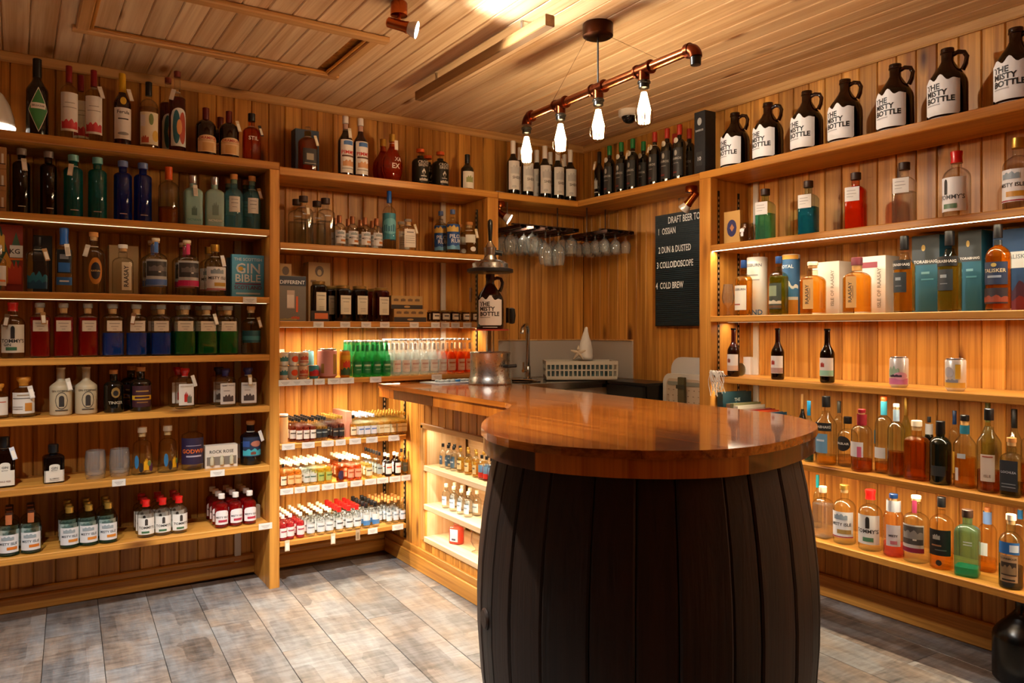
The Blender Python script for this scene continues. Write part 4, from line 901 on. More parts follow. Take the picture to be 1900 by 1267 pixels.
mi_ = lambda c='d8782a', extra=(): [lab(.12, .56, 'e4e4e4', [('t', 'MISTY ISLE', .52, .8, INK, 0, False, .14), ('b', .16, .32, c, -.3, .8), ('b', .7, .95, '8a9aa4', -.6, .5, 'peaks'), ('b', .02, .06, 'a02030')]+list(extra), w=1.15)]
B('b', z, 399, 454, 40, 'gin', CL, GOLD, 'gin_bottle', 'clear gin bottle with gold cap and white tag beside the blue book', tagc='e8eaf0', tagside=.6, lab=mi_('b8902a'), more=[(388, .20, 'gold-capped clear gin bottle half hidden behind its tagged twin')])
# ---------------------------------------------------------------- left bay, fourth shelf: tommy's, red, blue, green
z = ZL[3]
tl = [lab(.10, .60, 'd8d0bc', [('t', "TOMMY'S", .42, .9, '201c1a', 0, False, .18), ('t', 'GIN', .28, .3, '201c1a', -.4, False, .1), ('b', .5, .95, '2a2420', -.15, .15, 'arch'), ('b', .08, .2, '3a6a48', -.5, .3)], w=1.1)]
B('b', z, 24, 554, 47, 'gin', CL, RED, 'gin_bottle', 'clear bottle with a red wax cap, figure on its label, left of the red bottles', cs='wax', zc=.84, lab=tl, tagc='6a4a2c', tagside=-.6)
apl = [lab(.48, .68, 'd8c8b0', [('b', .7, .76, '8a7a6c', -.7, .7), ('b', .42, .47, '8a7a6c', -.5, .5), ('b', .18, .22, '8a7a6c', -.25, .25)], w=.72)]
STO = glass('e8ece8', .05, 1.6, .3)
def apoth(px, top, lq, lv, lbl_, more, tc=None, ts=1):
    B('b', z, px, top, 43, 'apoth', CL, STO, 'gin_bottle', lbl_, lab=apl, liq=(lv, lq), tagc=tc, tagside=ts, yaw=.05, more=more)
apoth(74, 558, L_RED, .74, 'bottle of bright red gin with a brown tag', [(118, .085, 'bottle of bright red gin in the middle of the red three'), (163, .085, 'bottle of bright red gin next to the blue gin')], 'a07038', .3)
apoth(253, 562, L_BLUE, .45, 'bottle of blue gin with a brown hanging tag', [(209, .085, 'bottle of blue gin next to the red gin'), (299, .085, 'bottle of blue gin next to the green gin'), (288, .21, 'bottle of blue gin standing behind, next to the green')], '8a5a34', -.6)
apoth(383, 565, L_GRN, .48, 'bottle of green gin with a pale tag at its neck', [(343, .085, 'bottle of green gin next to the blue gin'), (423, .085, 'bottle of green gin next to the white wall switch'), (334, .21, 'bottle of green gin hidden behind, next to the blue'), (371, .21, 'bottle of green gin hidden behind the tagged one'), (409, .21, 'bottle of green gin hidden behind, next to the switch')], 'c8c0b0', .9)
B('b', z, 476, 568, 37, 'cork', CL, CKR, 'gin_bottle', 'clear gin bottle with a teal band and brown tag by the post', tagc='b08850', zc=.92, lab=[lab(.24, .52, None, [('b', .0, .9, '1a4a50', -1, 1), ('b', .2, .5, '3a7a80', -1, 1)], w=1.1)])
# ---------------------------------------------------------------- left bay, fifth shelf
z = ZL[4]
cl_ = [lab(.10, .62, 'd4ccc0', [('b', .84, .9, 'a08868', -.5, .5), ('b', .7, .74, '6a6460', -.9, .7), ('b', .12, .5, 'b87828', .1, .65), ('b', .3, .34, '9a948c', -.9, -.05), ('b', .2, .24, '9a948c', -.9, -.05)], w=1.15)]
B('b', z, 44, 699, 44, 'cork', CL, flat('d08a2c', .5), 'cocktail_bottle', 'clear bottle with an orange wooden cap and cocktail-glass label', cs='flare', zc=.78, rc=.62, lab=cl_, tagc='d4d0c8', tagside=.8)
B('b', z, -2, 712, 36, 'cork', CL, flat('d08a2c', .5), 'cocktail_bottle', 'clear labelled bottle cut by the left edge beside the cocktail bottle', cs='flare', zc=.80, rc=.55, lab=[lab(.10, .62, 'd4ccc0', [('b', .7, .75, 'b04a2c', -.7, .7)], w=1.2)], d=.08)
STN = flat('b8a888', .45)
stl = [lab(.10, .52, None, [('b', .08, .92, '3a342c', -.62, .62, 'oval'), ('b', .12, .88, 'b4a484', -.55, .55, 'oval'), ('t', 'GIN COMPANY', .98, 1.0, '3a342c', 0, False, .12), ('b', .2, .75, '2c2622', -.25, .25, 'arch'), ('b', .0, .05, '3a342c', -.6, .6)], w=.9)]
B('b', z, 113, 672, 43, 'stone', STN, STN, 'gin_bottle', 'beige stoneware gin bottle with a tag, next to the cocktail bottle', lab=stl, tagc='cfc8b8', tagside=.8, more=[(160, .085, 'beige stoneware gin bottle next to the black bottle', .1), (149, .21, 'beige stoneware gin bottle hidden behind the front pair', .0)])
B('b', z, 211, 686, 38, 'cork', DARK, CKR, 'gin_bottle', 'black bottle with gold lettering and a cork', lab=[lab(.08, .6, None, [('b', .52, .98, '8a6a30', -.5, .5, 'oval'), ('b', .6, .85, '1a1410', -.3, .3, 'oval'), ('t', 'TINKER', .3, .8, 'b0a890', 0, False, .14)], w=.9)])
ku = [lab(.10, .58, '38101c', [('b', .34, .55, 'c89820', -1, 1), ('b', .72, .78, 'a07838', -.6, .6), ('b', .40, .50, '38101c', -.7, .7), ('b', .2, .25, '8a6030', -.5, .5)], w=1.0)]
B('b', z, 261, 681, 41, 'cork', DARK, CKR, 'gin_bottle', 'black bottle with a maroon label and yellow band', lab=ku, more=[(243, .21, 'black cork-topped bottle behind the maroon label')])
B('b', z, 343, 683, 39, 'stub', CL, RED, 'rum_bottle', 'square clear bottle with a red wax cap and red figure label', d=.075, cs='flare', lab=[lab(.10, .62, 'e0d8cc', [('t', 'HULLABALOO', .88, .8, 'b08a5a', 0, False, .1), ('b', .15, .7, 'c02818', -.3, .2, 'peaks'), ('b', .1, .55, '6a6a5a', .1, .7, 'peaks')], w=.8)], tagc='e0dace', tagside=1.1, more=[(330, .20, 'red-capped square clear bottle behind the red figure label')])
mtl = [lab(.08, .62, 'd4ccc4', [('t', 'HERMIT WOOD', .88, .85, '4a3a34', 0, False, .12), ('b', .12, .5, '4a3c3a', -.7, .7, 'peaks'), ('b', .62, .65, '8a8480', -.6, .2)], w=.8)]
B('b', z, 460, 682, 39, 'stub', CL, PUR, 'gin_bottle', 'square clear bottle with purple cap and brown tag by the post', d=.075, cs='flare', lab=mtl, tagc='b09060', tagside=.1, more=[(418, .075, 'square clear bottle with purple cap and a mountain label, no tag'), (406, .20, 'purple-capped square clear bottle behind the mountain label')])
# ---------------------------------------------------------------- left bay, sixth shelf
z = ZL[5]
gbl = [lab(.04, .34, 'd8d2c4', [('t', 'BLUEBERRY', .28, .8, '2a2622', 0, False, .1), ('b', .12, .16, '8a847c', -.5, .5)], w=.92), lab(.30, .50, 'd8d2c4', [('t', 'GIN', .5, .6, '2a2622', 0, False, .35), ('t', 'BOTHY', .2, .6, '2a2622', 0, False, .2)], w=.5, shape='arch')]
B('b', z, 99, 824, 44, 'square', glass('181820', .04, 1.5, .1), BLK, 'gin_bottle', 'square black gin bottle with a cream arched label beside the tumblers', lab=gbl, zc=.78, rc=.5)
B('b', z, 8, 810, 44, 'square', glass('2c1008', .04, 1.5, .1), BLK, 'gin_bottle', 'square brown gin bottle with a tag, cut by the left edge', lab=gbl[1:]+[lab(.04, .34, 'd8d2c4', [('t', 'WILD RED', .28, .8, '6a3a2c', 0, False, .1)], w=.92)], zc=.78, rc=.5, tagc='c8d0dc', tagside=1)
fl_ = [lab(.06, .46, None, [('b', .1, .8, 'd8a010', -.05, .45, 'peaks'), ('b', .0, .5, '201814', -.5, -.1, 'oval'), ('b', .2, .9, '2a6a98', -.95, -.5, 'oval'), ('b', .0, .45, '4a2a4a', .5, .95, 'oval'), ('b', .3, .6, '6a7a3a', .3, .7, 'oval')], w=.95)]
B('b', z, 264, 792, 42, 'taper', CL, CKW, 'gin_bottle', 'clear cork-topped bottle with flower print beside the tumblers', lab=fl_, yaw=.1, more=[(311, .085, 'clear cork-topped bottle with flower print beside the purple bottle', .5)])
B('b', z, 357, 772, 41, 'tall_neck', CL, CL, 'gin_bottle', 'clear bottle with a flared shoulder and dark purple sleeve, orange lettering', zc=.985, lab=[lab(.12, .62, '241638', [('t', 'GODWIN', .5, .8, 'e06a10', 0, False, .3), ('b', .28, .34, 'a8a0b0', -.5, .5), ('b', .70, .72, 'a8a0b0', -.5, .5)], w=1.45)])
B('b', z, 466, 780, 39, 'cork', glass('10182c', .03, 1.5, .1), CKR, 'gin_bottle', 'dark blue bottle with a painted whale label and white tag', zc=.92, tagc='e4e2de', tagside=1.2, lab=[lab(.20, .64, '1a2a48', [('b', .05, .45, '3aa0b0', -1, 1, 'peaks'), ('b', .5, .8, 'a86a58', -.2, .9, 'oval'), ('b', .5, .8, '2a4a8a', -1, -.3), ('b', .1, .3, '6a3a2c', -.2, .3, 'peaks')], w=1.0)])
# tumblers
tg = MB().lathe([(0, .030), (.002, .034), (.02, .038), (.06, .041), (.10, .038), (.118, .0355), (.118, .0340), (.10, .0362), (.06, .039), (.02, .034), (.014, .02)], 24, close=False).mesh('tumbler', glass('f2f4f2', .02, 1.8, .05, 0, .12))
for px, lb_ in ((177, 'clear stemless tumbler next to the square black gin bottle'), (222, 'clear stemless tumbler next to the flower-print bottle')):
    x, y = spot_on('b', px, .075); tag(put('tumbler', tg, None, (x, y, z+.0004)), lb_, 'glass')
# ---------------------------------------------------------------- left bay, bottom shelf: rows of half bottles
z = ZL[6]
def rows(side, z, pxs, d0, n, step, T, name, label, group, yaw=0, cat='bottle', skip=(), jit=.12, cols=None):
    """files of alike bottles: one file per column px, n deep; the label tells row and file"""
    many = len(pxs) > 1 or n > 1 or cols
    for ci, px in enumerate(pxs):
        x, y = spot_on(side, px, d0)
        for k in range(n):
            if (ci, k) in skip: continue
            q = (x, y+step*k) if side == 'b' else (x+step*k, y)
            lb_ = label
            if many:
                fc = cols[ci] if cols else (ORD[ci]+' file' if len(pxs) > 1 else '')
                lb_ = ', '.join([label]+([('front' if k == 0 else ORD[k])+' row'] if n > 1 else [])+([fc] if fc else []))
            place(T, name, lb_, (q[0], q[1], z+.0004), YAW[side]+yaw+random.uniform(-jit, jit), group, cat)
mis = lambda c, t='MISTY ISLE': [lab(.10, .52, 'dfe0e2', [('t', t, .5, .86, '2a3a48', 0, False, .14), ('b', .16, .32, c, -.1, .8), ('b', .7, .95, '9aa6ac', -.6, .5, 'peaks')], w=1.1)]
GRB = glass('d0e4dc', .02, 1.45)
T = bottle_type('gin', .165, .036, GRB, flat('3a1e12', .4), liq=(.05, glass('2a6a50', .05, 1.1, .3)), lab=mis('d87820')+[lab(.74, .97, 'b86a3c', w=.3)], rc=.40)
rows('b', z, (17, 58), .055, 3, .083, T, 'gin_bottle', 'half bottle with copper and black cap by the left edge', 'copper-capped half bottles')
T = bottle_type('gin', .163, .0355, GRB, GOLD, liq=(.08, glass('1a5a40', .05, 1.1, .35)), lab=mis('d8862a'), rc=.42)
rows('b', z, (129, 165, 201), .055, 3, .077, T, 'gin_bottle', 'gold-capped half bottle of gin on the bottom shelf', 'gold-capped half bottles')
T = bottle_type('gin', .158, .034, CL, RED, lab=[lab(.10, .54, 'e2dfd8', [('t', "TOMMY'S", .42, .9, '201c1a', 0, False, .16), ('b', .56, .95, '3a3430', -.15, .15, 'arch'), ('b', .08, .2, '3a6a48', -.5, .3)], w=1.1)], cs='wax', rc=.44, zc=.82)
rows('b', z, (271, 302, 332), .06, 3, .074, T, 'gin_bottle', 'red-capped half bottle of clear gin on the bottom shelf', 'red-capped half bottles')
T = bottle_type('gin', .150, .029, CL, flat('e4dcd4', .5), liq=(.70, L_RED), lab=[lab(.12, .54, 'e4dcdc', [('t', 'MISTY ISLE', .5, .86, '3a2a30', 0, False, .14), ('b', .16, .32, 'b03048', -.5, .7)], w=1.1, shape='arch')], rc=.48)
rows('b', z, (411, 437, 463), .045, 4, .063, T, 'gin_bottle', 'white-capped half bottle of red gin beside the post', 'half bottles of red gin')
# ---------------------------------------------------------------- middle bay, top shelf
z = ZM[0]
B('b', z, 571, 236, 36, 'faceted', AMB, CL, 'liqueur_bottle', 'amber bottle with a dark square label before a blue box', d=.07, liq=(.72, L_AMB), rc=.34, lab=[lab(.14, .50, '2a2420', [('b', .3, .7, 'a89a84', -.5, .5), ('b', .08, .12, 'a89a84', -.8, .8)], w=.85)], tagc='d8c8a0')
pml = [lab(.06, .60, 'f0ece6', [('b', .84, .97, '4a78b8', -.6, .6, 'arch'), ('t', "PIMM'S", .62, .85, 'c82a1c', 0, False, .3), ('b', .48, .53, '6a4a3a', -.8, .8), ('b', .2, .42, 'd8a070', -.7, .7, 'peaks'), ('b', .12, .14, '8a8a88', -.8, .8)], w=1.15)]
B('b', z, 641, 216, 28, 'wine', DKRED, flat('e8e0dc', .4), 'liqueur_bottle', 'dark red liqueur bottle with white and red label, hung with a tag', lab=pml+[lab(.78, .87, 'c8a090', w=3.1)], zc=.88, tagc='d8d0b8', tagside=.1, more=[(669, .085, 'dark red liqueur bottle with white and red label, without a tag')])
B('b', z, 728, 250, 42, 'flask', glass('d8500c', .02, 1.45, .08), GOLD, 'brandy_flask', 'round red-amber flask with gold stopper and white lettering', liq=(.74, glass('c83808', .05, 1.1, .2)), zc=.84, tagc='e8dcd0', tagside=-.2, lab=[lab(.25, .55, None, [('t', 'XA', .75, .5, 'e0d0c0', .4, False, .35), ('t', 'EX', .28, .6, 'e0d0c0', .1, False, .35)], w=.7)], more=[(711, .20, 'round red-amber flask standing behind its twin')])
cbl = [lab(.06, .66, None, [('t', 'CROSS', .92, .8, 'd8d8d4', 0, False, .13), ('t', 'BREW', .78, .7, 'd8d8d4', 0, False, .13), ('b', .32, .64, 'd8d8d4', -.28, .28, 'diamond'), ('b', .36, .5, '0c0d0a', -.12, .12, 'oval'), ('b', .27, .31, 'd8d8d4', -.4, .4), ('b', .08, .22, 'd8d8d4', -.6, .6, 'peaks')], w=.85)]
B('b', z, 780, 277, 32, 'port', flat('15160f', .4), ORG, 'coffee_liqueur_bottle', 'matt black bottle with orange cap and white flame print, left of the pair', lab=cbl, zc=.91, rc=.48, more=[(817, .085, 'matt black bottle with orange cap and white flame print, right of the pair', .05), (794, .20, 'matt black bottle with orange cap hidden behind the flame-print pair', .0)])
B('b', z, 867, 287, 24, 'wine', DARK, BLK, 'liqueur_bottle', 'slim dark bottle with a plain white label at the end of the middle shelf', lab=[lab(.06, .52, 'e8e2d4', [('b', .35, .8, '9aa468', -.5, .5, 'peaks')], w=1.15)], zc=.76)
# sherry on the corner shelf
shl = [lab(.10, .62, 'e2e2e0', [('t', 'SHERRY', .42, .8, '4a4a4a', .3, False, .14), ('b', .55, .9, 'c4c6c8', -.7, .5, 'peaks'), ('b', .05, .15, 'c4c6c8', -.6, 0, 'oval')], w=1.3)]
B('b', 1.938, 1035, 275, 23, 'wine', DARK, WHT, 'sherry_bottle', 'white-capped sherry bottle with a paper tag', lab=shl, d=.07, tagc='d0c4a8', tagside=.1, group='sherry bottles on the corner shelf',
  more=[(952, .07, 'white-capped sherry bottle, leftmost of the front row'), (978, .07, 'white-capped sherry bottle behind the first glowing bulb'), (1011, .07, 'white-capped sherry bottle in the front row left of the tagged one'), (1058, .07, 'white-capped sherry bottle nearest the corner in the front row'),
        (965, .18, 'white-capped sherry bottle, first of the four behind the front row'), (996, .18, 'white-capped sherry bottle, second of the four behind the front row'), (1021, .18, 'white-capped sherry bottle, third of the four behind the front row'), (1047, .18, 'white-capped sherry bottle, last of the four behind the front row')])
# port on the right arm of the corner shelf
ptl = [lab(.08, .58, '26282a', [('t', 'BARROS', .62, .8, 'b8b8b4', 0, False, .12), ('b', .72, .92, 'a8a8a4', -.22, .22, 'oval'), ('b', .44, .47, '8a8a88', -.4, .4), ('b', .10, .16, '7a2a24', -.5, .2)], w=1.15)]
pn = [lab(.66, .76, 'd0ccc0', w=.42, shape='oval')]
zc_ = 1.938
B('r', zc_, 1112, 282, 19, 'wine', SMOKE, BLK, 'port_bottle', 'smoky clear bottle with tag, first of the port row at the corner', d=.07, zc=.76, liq=(.55, glass('2a2a2c', .05, 1.2, .2)), tagc='d8c8a0', tagside=-.2, lab=[lab(.08, .5, None, [('b', .3, .9, 'a8a8a4', -.5, .5, 'peaks'), ('b', .1, .15, 'a8a8a4', -.6, .6)], w=.9)])
B('r', zc_, 1174, 258, 22, 'port', DARK, GRN, 'port_bottle', 'green-capped dark port bottle with a paper tag', d=.07, zc=.82, lab=ptl+pn, tagc='d0b078', tagside=-.3, more=[(1131, .07, 'green-capped dark port bottle beside the smoky bottle', .1), (1153, .07, 'green-capped dark port bottle in the middle of the green three', .1), (1194, .16, 'green-capped dark port bottle set back beside the red caps', .1)])
B('r', zc_, 1215, 246, 23, 'port', DARK, flat('b02a1c', .4), 'port_bottle', 'red-capped dark port bottle with a gold tag', d=.07, zc=.82, lab=ptl+pn, tagc='c09848', tagside=-.3, more=[(1238, .07, 'red-capped dark port bottle in the middle of the red row', .1), (1261, .07, 'red-capped dark port bottle nearest the black box', .1), (1279, .17, 'red-capped dark port bottle half hidden by the black box', .1), (1252, .18, 'red-capped dark port bottle standing behind the red row', .1)])
# ---------------------------------------------------------------- middle bay, second shelf
z = ZM[1]
tx = [lab(.56, .68, None, [('b', .4, .6, 'd8d4cc', -.5, .5)], w=.7)]
B('b', z, 563, 364, 37, 'faceted', CL, BRNC, 'gin_bottle', 'cut-glass clear bottle with brown cap and brown tag', liq=(.52, glass('e8ecec', .08, 1.2)), lab=tx, tagc='b08850', tagside=.2, more=[(604, .085, 'cut-glass clear bottle with brown cap and pale label, beside the half bottles'), (551, .19, 'cut-glass clear bottle behind the brown-tagged one'), (588, .19, 'cut-glass clear bottle at the back behind the pale label')])
T = bottle_type('gin', .155, .0285, CL, flat('a86a44', .35, .5), lab=mis('c8803c'), rc=.42, zc=.76)
for i, (px, lb_) in enumerate(((630, 'clear half bottle with copper cap, first from the cut-glass bottles'), (654, 'clear half bottle with copper cap, second from the cut-glass bottles'), (677, 'clear half bottle with copper cap, third from the cut-glass bottles'), (699, 'clear half bottle with copper cap beside the tall blue bottle'))):
    x, y = spot_on('b', px, .065); place(T, 'gin_bottle', lb_, (x, y, z+.0004), .05*i, None); x, y = spot_on('b', px-8, .16); place(T, 'gin_bottle', 'clear half bottle with copper cap, '+ORD[i]+' of the back row', (x, y, z+.0004), 0, 'back row of half bottles')
B('b', z, 722, 355, 25, 'spirit', CL, BLU, 'gin_bottle', 'tall clear bottle with blue capsule and turquoise sleeve', zc=.80, lab=[lab(.18, .62, '3a90a4', [('b', .2, .8, '6ab4c0', -.6, .5, 'oval'), ('b', .3, .6, '2a7088', -.8, .8, 'peaks')], w=2.6)])
B('b', z, 757, 407, 31, 'apoth', CL, STO, 'gin_bottle', 'clear square bottle with glass stopper, text label and tag', lab=[lab(.12, .68, 'e4dcd0', [('b', .8, .86, '8a8480', -.6, .6), ('b', .6, .63, 'a8a29a', -.8, .8), ('b', .48, .51, 'a8a29a', -.8, .8), ('b', .36, .39, 'a8a29a', -.8, .8), ('b', .24, .27, 'a8a29a', -.8, .8)], w=.8)], tagc='d8c8a0', tagside=1.1, more=[(745, .19, 'clear square bottle with glass stopper behind the text label')])
pr_ = [lab(.10, .66, '24549c', [('t', 'PILOT', .52, .85, 'e4ecf4', 0, False, .16), ('t', 'RUM', .34, .7, 'e4ecf4', 0, False, .16), ('b', .0, .2, '6aa8d0', -1, 1, 'peaks'), ('b', .7, .98, 'e0c060', -1, .2, 'peaks')], w=1.5)]
B('b', z, 840, 389, 26, 'spirit', CL, flat('5a78b8', .35), 'rum_bottle', 'clear rum bottle with blue sleeve, in front', lab=pr_, zc=.90, rc=.36, liq=(.7, glass('f0e0a0', .05, 1.1)), more=[(818, .17, 'clear rum bottle with blue sleeve, set back', -.1)])
B('b', z, 877, 413, 33, 'cork', CL, CKR, 'gin_bottle', 'clear cork-topped bottle with tag and white oval at the shelf end', zc=.90, lab=[lab(.36, .6, 'dcd8cc', w=.6, u=-.3), lab(.10, .24, 'e4e4e0', w=.35, shape='oval')], tagc='d8c8a0', tagside=.5, more=[(867, .20, 'clear cork-topped bottle behind the white-oval bottle')])
# ---------------------------------------------------------------- middle bay, third shelf: jars
z = ZM[2]
odl = [lab(.20, .72, 'd8d0b8', [('t', "O'DONNELL", .84, .82, '4a4034', 0, False, .13), ('t', 'MOONSHINE', .66, .55, '4a4034', 0, False, .08), ('b', .3, .32, '9a907c', -.5, .5), ('b', .22, .24, '9a907c', -.5, .5), ('b', .14, .16, '9a907c', -.5, .5)], w=.72)]
JD = glass('1a0a08', .03, 1.5, .12); JR = glass('5a0c0c', .03, 1.5, .15); LIDG = flat('b89a5c', .35, .8)
B('b', z, 636, 530, 33, 'jar', JD, LIDG, 'liqueur_jar', 'dark square liqueur jar with cream label, first of the three', lab=odl, cat='jar', yaw=.1, more=[(667, .085, 'dark square liqueur jar with cream label in the middle of the three', .1), (614, .16, 'dark square liqueur jar half hidden beside the boxed jar', .1)])
B('b', z, 707, 534, 31, 'jar', JR, LIDG, 'liqueur_jar', 'deep red square liqueur jar with cream label next to the card boxes', lab=odl, cat='jar', yaw=.1, more=[(694, .20, 'deep red square liqueur jar behind its twin', .1)])
B('b', z+.001, 591, 522, 31, 'jar', JD, LIDG, 'liqueur_jar', 'dark liqueur jar standing in an open black gift carton', lab=odl, cat='jar', yaw=.1, d=.075)
T = bottle_type('jar', .062, .021, glass('e8dcc8', .03, 1.45), GOLD, liq=(.85, glass('8a5a20', .05, 1.1, .3)), lab=[lab(.22, .72, 'e0d8c4', [('b', .5, .7, '3a3430', -.7, .7)], w=.95)])
TD = bottle_type('jar', .062, .021, glass('d8c8b8', .03, 1.45), GOLD, liq=(.85, glass('3a1410', .05, 1.1, .3)), lab=[lab(.22, .72, 'e0d8c4', [('b', .5, .7, '3a3430', -.7, .7)], w=.95)])
for i, px in enumerate((807, 825, 843, 863, 881)):
    x, y = spot_on('b', px, .05); place(TD if i in (0, 2) else T, 'preserve_jar', 'small %s preserve jar with gold lid, %s from the card boxes' % ('dark' if i in (0, 2) else 'amber', ('first', 'second', 'third', 'fourth', 'fifth')[i]), (x, y, z+.0004), .1, 'preserve jars', 'jar')
    if i != 4: x, y = spot_on('b', px-7, .12); place(TD, 'preserve_jar', 'small preserve jar with gold lid, '+ORD[i]+' of the back row', (x, y, z+.0004), .1, 'back row of preserve jars', 'jar')
# ---------------------------------------------------------------- middle bay, fourth shelf: tonic and cans
z = ZM[3]
def tonic(px, top, gm, capm, lq, lc, lt, label, group, d0, n, first=None):
    x, y = spot_on('b', px[0], d0); f = fwd(x, y); h = CAMZ+(HY-top)/F*f-z
    T = bottle_type('tonic', h, .0236, gm, capm, liq=(.62, lq) if lq else None, lab=[lab(.10, .42, lc, [('b', .6, .75, lt, -.7, .7), ('b', .3, .34, lt, -.5, .5)], w=1.1), lab(.70, .88, lc, w=.3)])
    rows('b', z, px, d0, n, .053, T, 'tonic_bottle', label, group)
tonic((662, 680, 698, 716), 632, glass('50c880', .02, 1.45, .2), SILV, None, '1a7a40', 'b8d8b8', 'small green tonic bottle beside the clear tonics', 'green tonic bottles', .045, 4)
tonic((735, 752, 769, 787, 804, 820), 629, glass('f4f8f8', .02, 1.45, .12), SILV, glass('f4f6f6', .05, 1.1, .15), 'e8e4e0', 'c8a8a0', 'small clear tonic bottle between the green and orange ones', 'clear tonic bottles', .045, 4)
tonic((837, 854, 870), 628, glass('f8e8d8', .02, 1.45), SILV, glass('f07018', .05, 1.1, .35), 'e8c8a8', 'c86a30', 'small orange mixer bottle beside the clear tonics', 'orange mixer bottles', .045, 4)
# ---------------------------------------------------------------- right bay, top shelf: growlers
z = ZR[0]
GR_G = glass('2c0e04', .04, 1.5, .12)
gl_ = [lab(.07, .60, 'e6e6e6', [('t', 'THE', .72, .44, '1a1a1a', -.42, False, .15), ('t', 'MISTY', .555, .66, '1a1a1a', -.22, False, .15), ('t', 'BOTTLE', .385, .86, '1a1a1a', -.03, False, .15), ('b', .25, .28, 'a8a8a8', -.8, .0)], w=.98, shape='jag')]
GH, GR_ = .270, .067
TG = bottle_type('growler', GH, GR_, GR_G, None, lab=gl_+[lab(.02, .055, None, [('b', .2, .6, 'b8b8b4', -.6, .6)], w=.9)])
TG['liquid'] = MB().lathe([(.006, GR_*.94), (GH*.5, GR_*.94), (GH*.62, GR_*.8)], 24).mesh('dark_core', flat('0a0503', .3))
TG['handle'] = MB().tube([(.016, .003, GH*.905), (.034, .006, GH*.935), (.053, .009, GH*.915), (.0605, .011, GH*.85), (.057, .012, GH*.76), (.046, .012, GH*.685)], [.008, .0085, .0085, .0085, .0085, .009], 12).mesh('handle', GR_G)
for i, (px, lb_) in enumerate(((1364, 'brown glass growler with white label next to the black port box'), (1425, 'second brown glass growler from the black port box'), (1497, 'third brown glass growler from the black port box'), (1568, 'fourth brown glass growler from the black port box'), (1661, 'fifth brown glass growler from the black port box'), (1758, 'sixth brown glass growler from the black port box'), (1885, 'brown glass growler cut by the right edge of the top shelf'))):
    x, y = spot_on('r', px, .105); o = place(TG, 'growler', lb_, (x, y, z+.0004), YAW['r']+.12, 'growlers on the top shelf', 'growler')
o = place(TG, 'growler', 'brown glass growler inside the clear filling tube', (GX, GY, ZT+.2685), -.55, None, 'growler')
# growler on the floor under the whisky shelves
TG2 = bottle_type('growler', .285, .098, flat('070605', .25), BLK)
TG2['handle'] = MB().tube([(0, .03, .25), (0, .055, .262), (0, .078, .25), (0, .085, .22), (0, .08, .185)], .009, 10).mesh('handle', flat('070605', .25))
place(TG2, 'demijohn', 'black demijohn standing on the floor under the whisky shelves', (2.86, 1.225, .0006), -PI/2, None, 'demijohn')
# ---------------------------------------------------------------- right bay, second shelf
z = ZR[1]
ht_ = [lab(.50, .74, 'dcd8d0', [('b', .72, .76, '9a948c', -.7, .5), ('b', .5, .54, '9a948c', -.7, .6), ('b', .3, .33, '9a948c', -.7, .2)], w=.75, u=-.1)]
def harris(px, top, w_, lq, lb_, g=CL): B('r', z, px, top, w_, 'faceted', g, BRNC, 'gin_bottle', lb_, d=.10, lab=ht_, liq=(.52, lq), yaw=.25)
harris(1420, 351, 38, glass('70c8a0', .05, 1.2, .15), 'embossed bottle of pale green gin beside the small tumbler', glass('c8ece0', .02, 1.45))
harris(1500, 336, 40, L_TEALB, 'embossed bottle of blue-green gin', glass('c4e4ec', .02, 1.45))
B('r', z, 1588, 321, 43, 'faceted', glass('f0a080', .02, 1.45), BRNC, 'gin_bottle', 'embossed bottle of orange-red gin', d=.10, lab=ht_, liq=(.78, L_ORG), yaw=.25)
harris(1678, 302, 47, glass('e4d8c4', .06, 1.2, .05), 'embossed bottle of clear gin')
B('r', z, 1775, 281, 54, 'gin', CL, RED, 'gin_bottle', 'clear bottle with a red wax cap on the lit shelf of colourful gins', d=.10, cs='wax', zc=.82, lab=[lab(.10, .60, 'e8e8e8', [('t', "TOMMY'S", .42, .9, '4a4a4a', 0, False, .18), ('b', .5, .95, '2a2420', -.45, -.2, 'arch'), ('b', .08, .22, '5a7a5a', -.5, .4)], w=1.15)])
B('r', z, 1889, 256, 60, 'gin', CL, GOLD, 'gin_bottle', 'clear gold-capped gin bottle cut by the right edge beside the red cap', d=.10, lab=mi_('c8902a'))
# ---------------------------------------------------------------- right bay, third shelf: whiskies
z = ZR[2]
B('r', z, 1380, 483, 33, 'spirit', glass('f4e0b0', .02, 1.45), NVY, 'whisky_bottle', 'pale gold whisky bottle with navy cap before a white tube', d=.06, liq=(.70, L_GOLD), zc=.86, lab=[lab(.10, .54, 'e0dccc', [('t', 'MOSSBURN', .84, .9, '3a3a44', 0, False, .12), ('b', .2, .25, 'a0442c', -.7, .3)], w=1.0)])
B('r', z, 1445, 476, 36, 'spirit', GRNG, NVY, 'whisky_bottle', 'olive green whisky bottle before a blue and orange tube', d=.06, liq=(.66, glass('9a8a10', .05, 1.1, .2)), zc=.88, lab=[lab(.10, .54, '3a4438', [('b', .5, .9, '8a9a7a', -.8, .5), ('b', .2, .36, 'c8c0a8', -1, 1, 'peaks'), ('b', .04, .14, '6a4a2c', -1, 1)], w=1.0)])
ral = lambda: [lab(.10, .66, 'd8a860', [('t', 'RAASAY', .5, .35, '3a3028', -.2, True, .8), ('b', .3, .7, '6a4030', .3, .4)], w=.5, u=-.0)]
B('r', z, 1508, 486, 49, 'squat', glass('f6e8cc', .02, 1.45), CKW, 'whisky_bottle', 'faceted bottle of amber whisky before the shorter white carton', d=.055, liq=(.74, glass('e89a28', .05, 1.1, .12)), zc=.93, lab=ral())
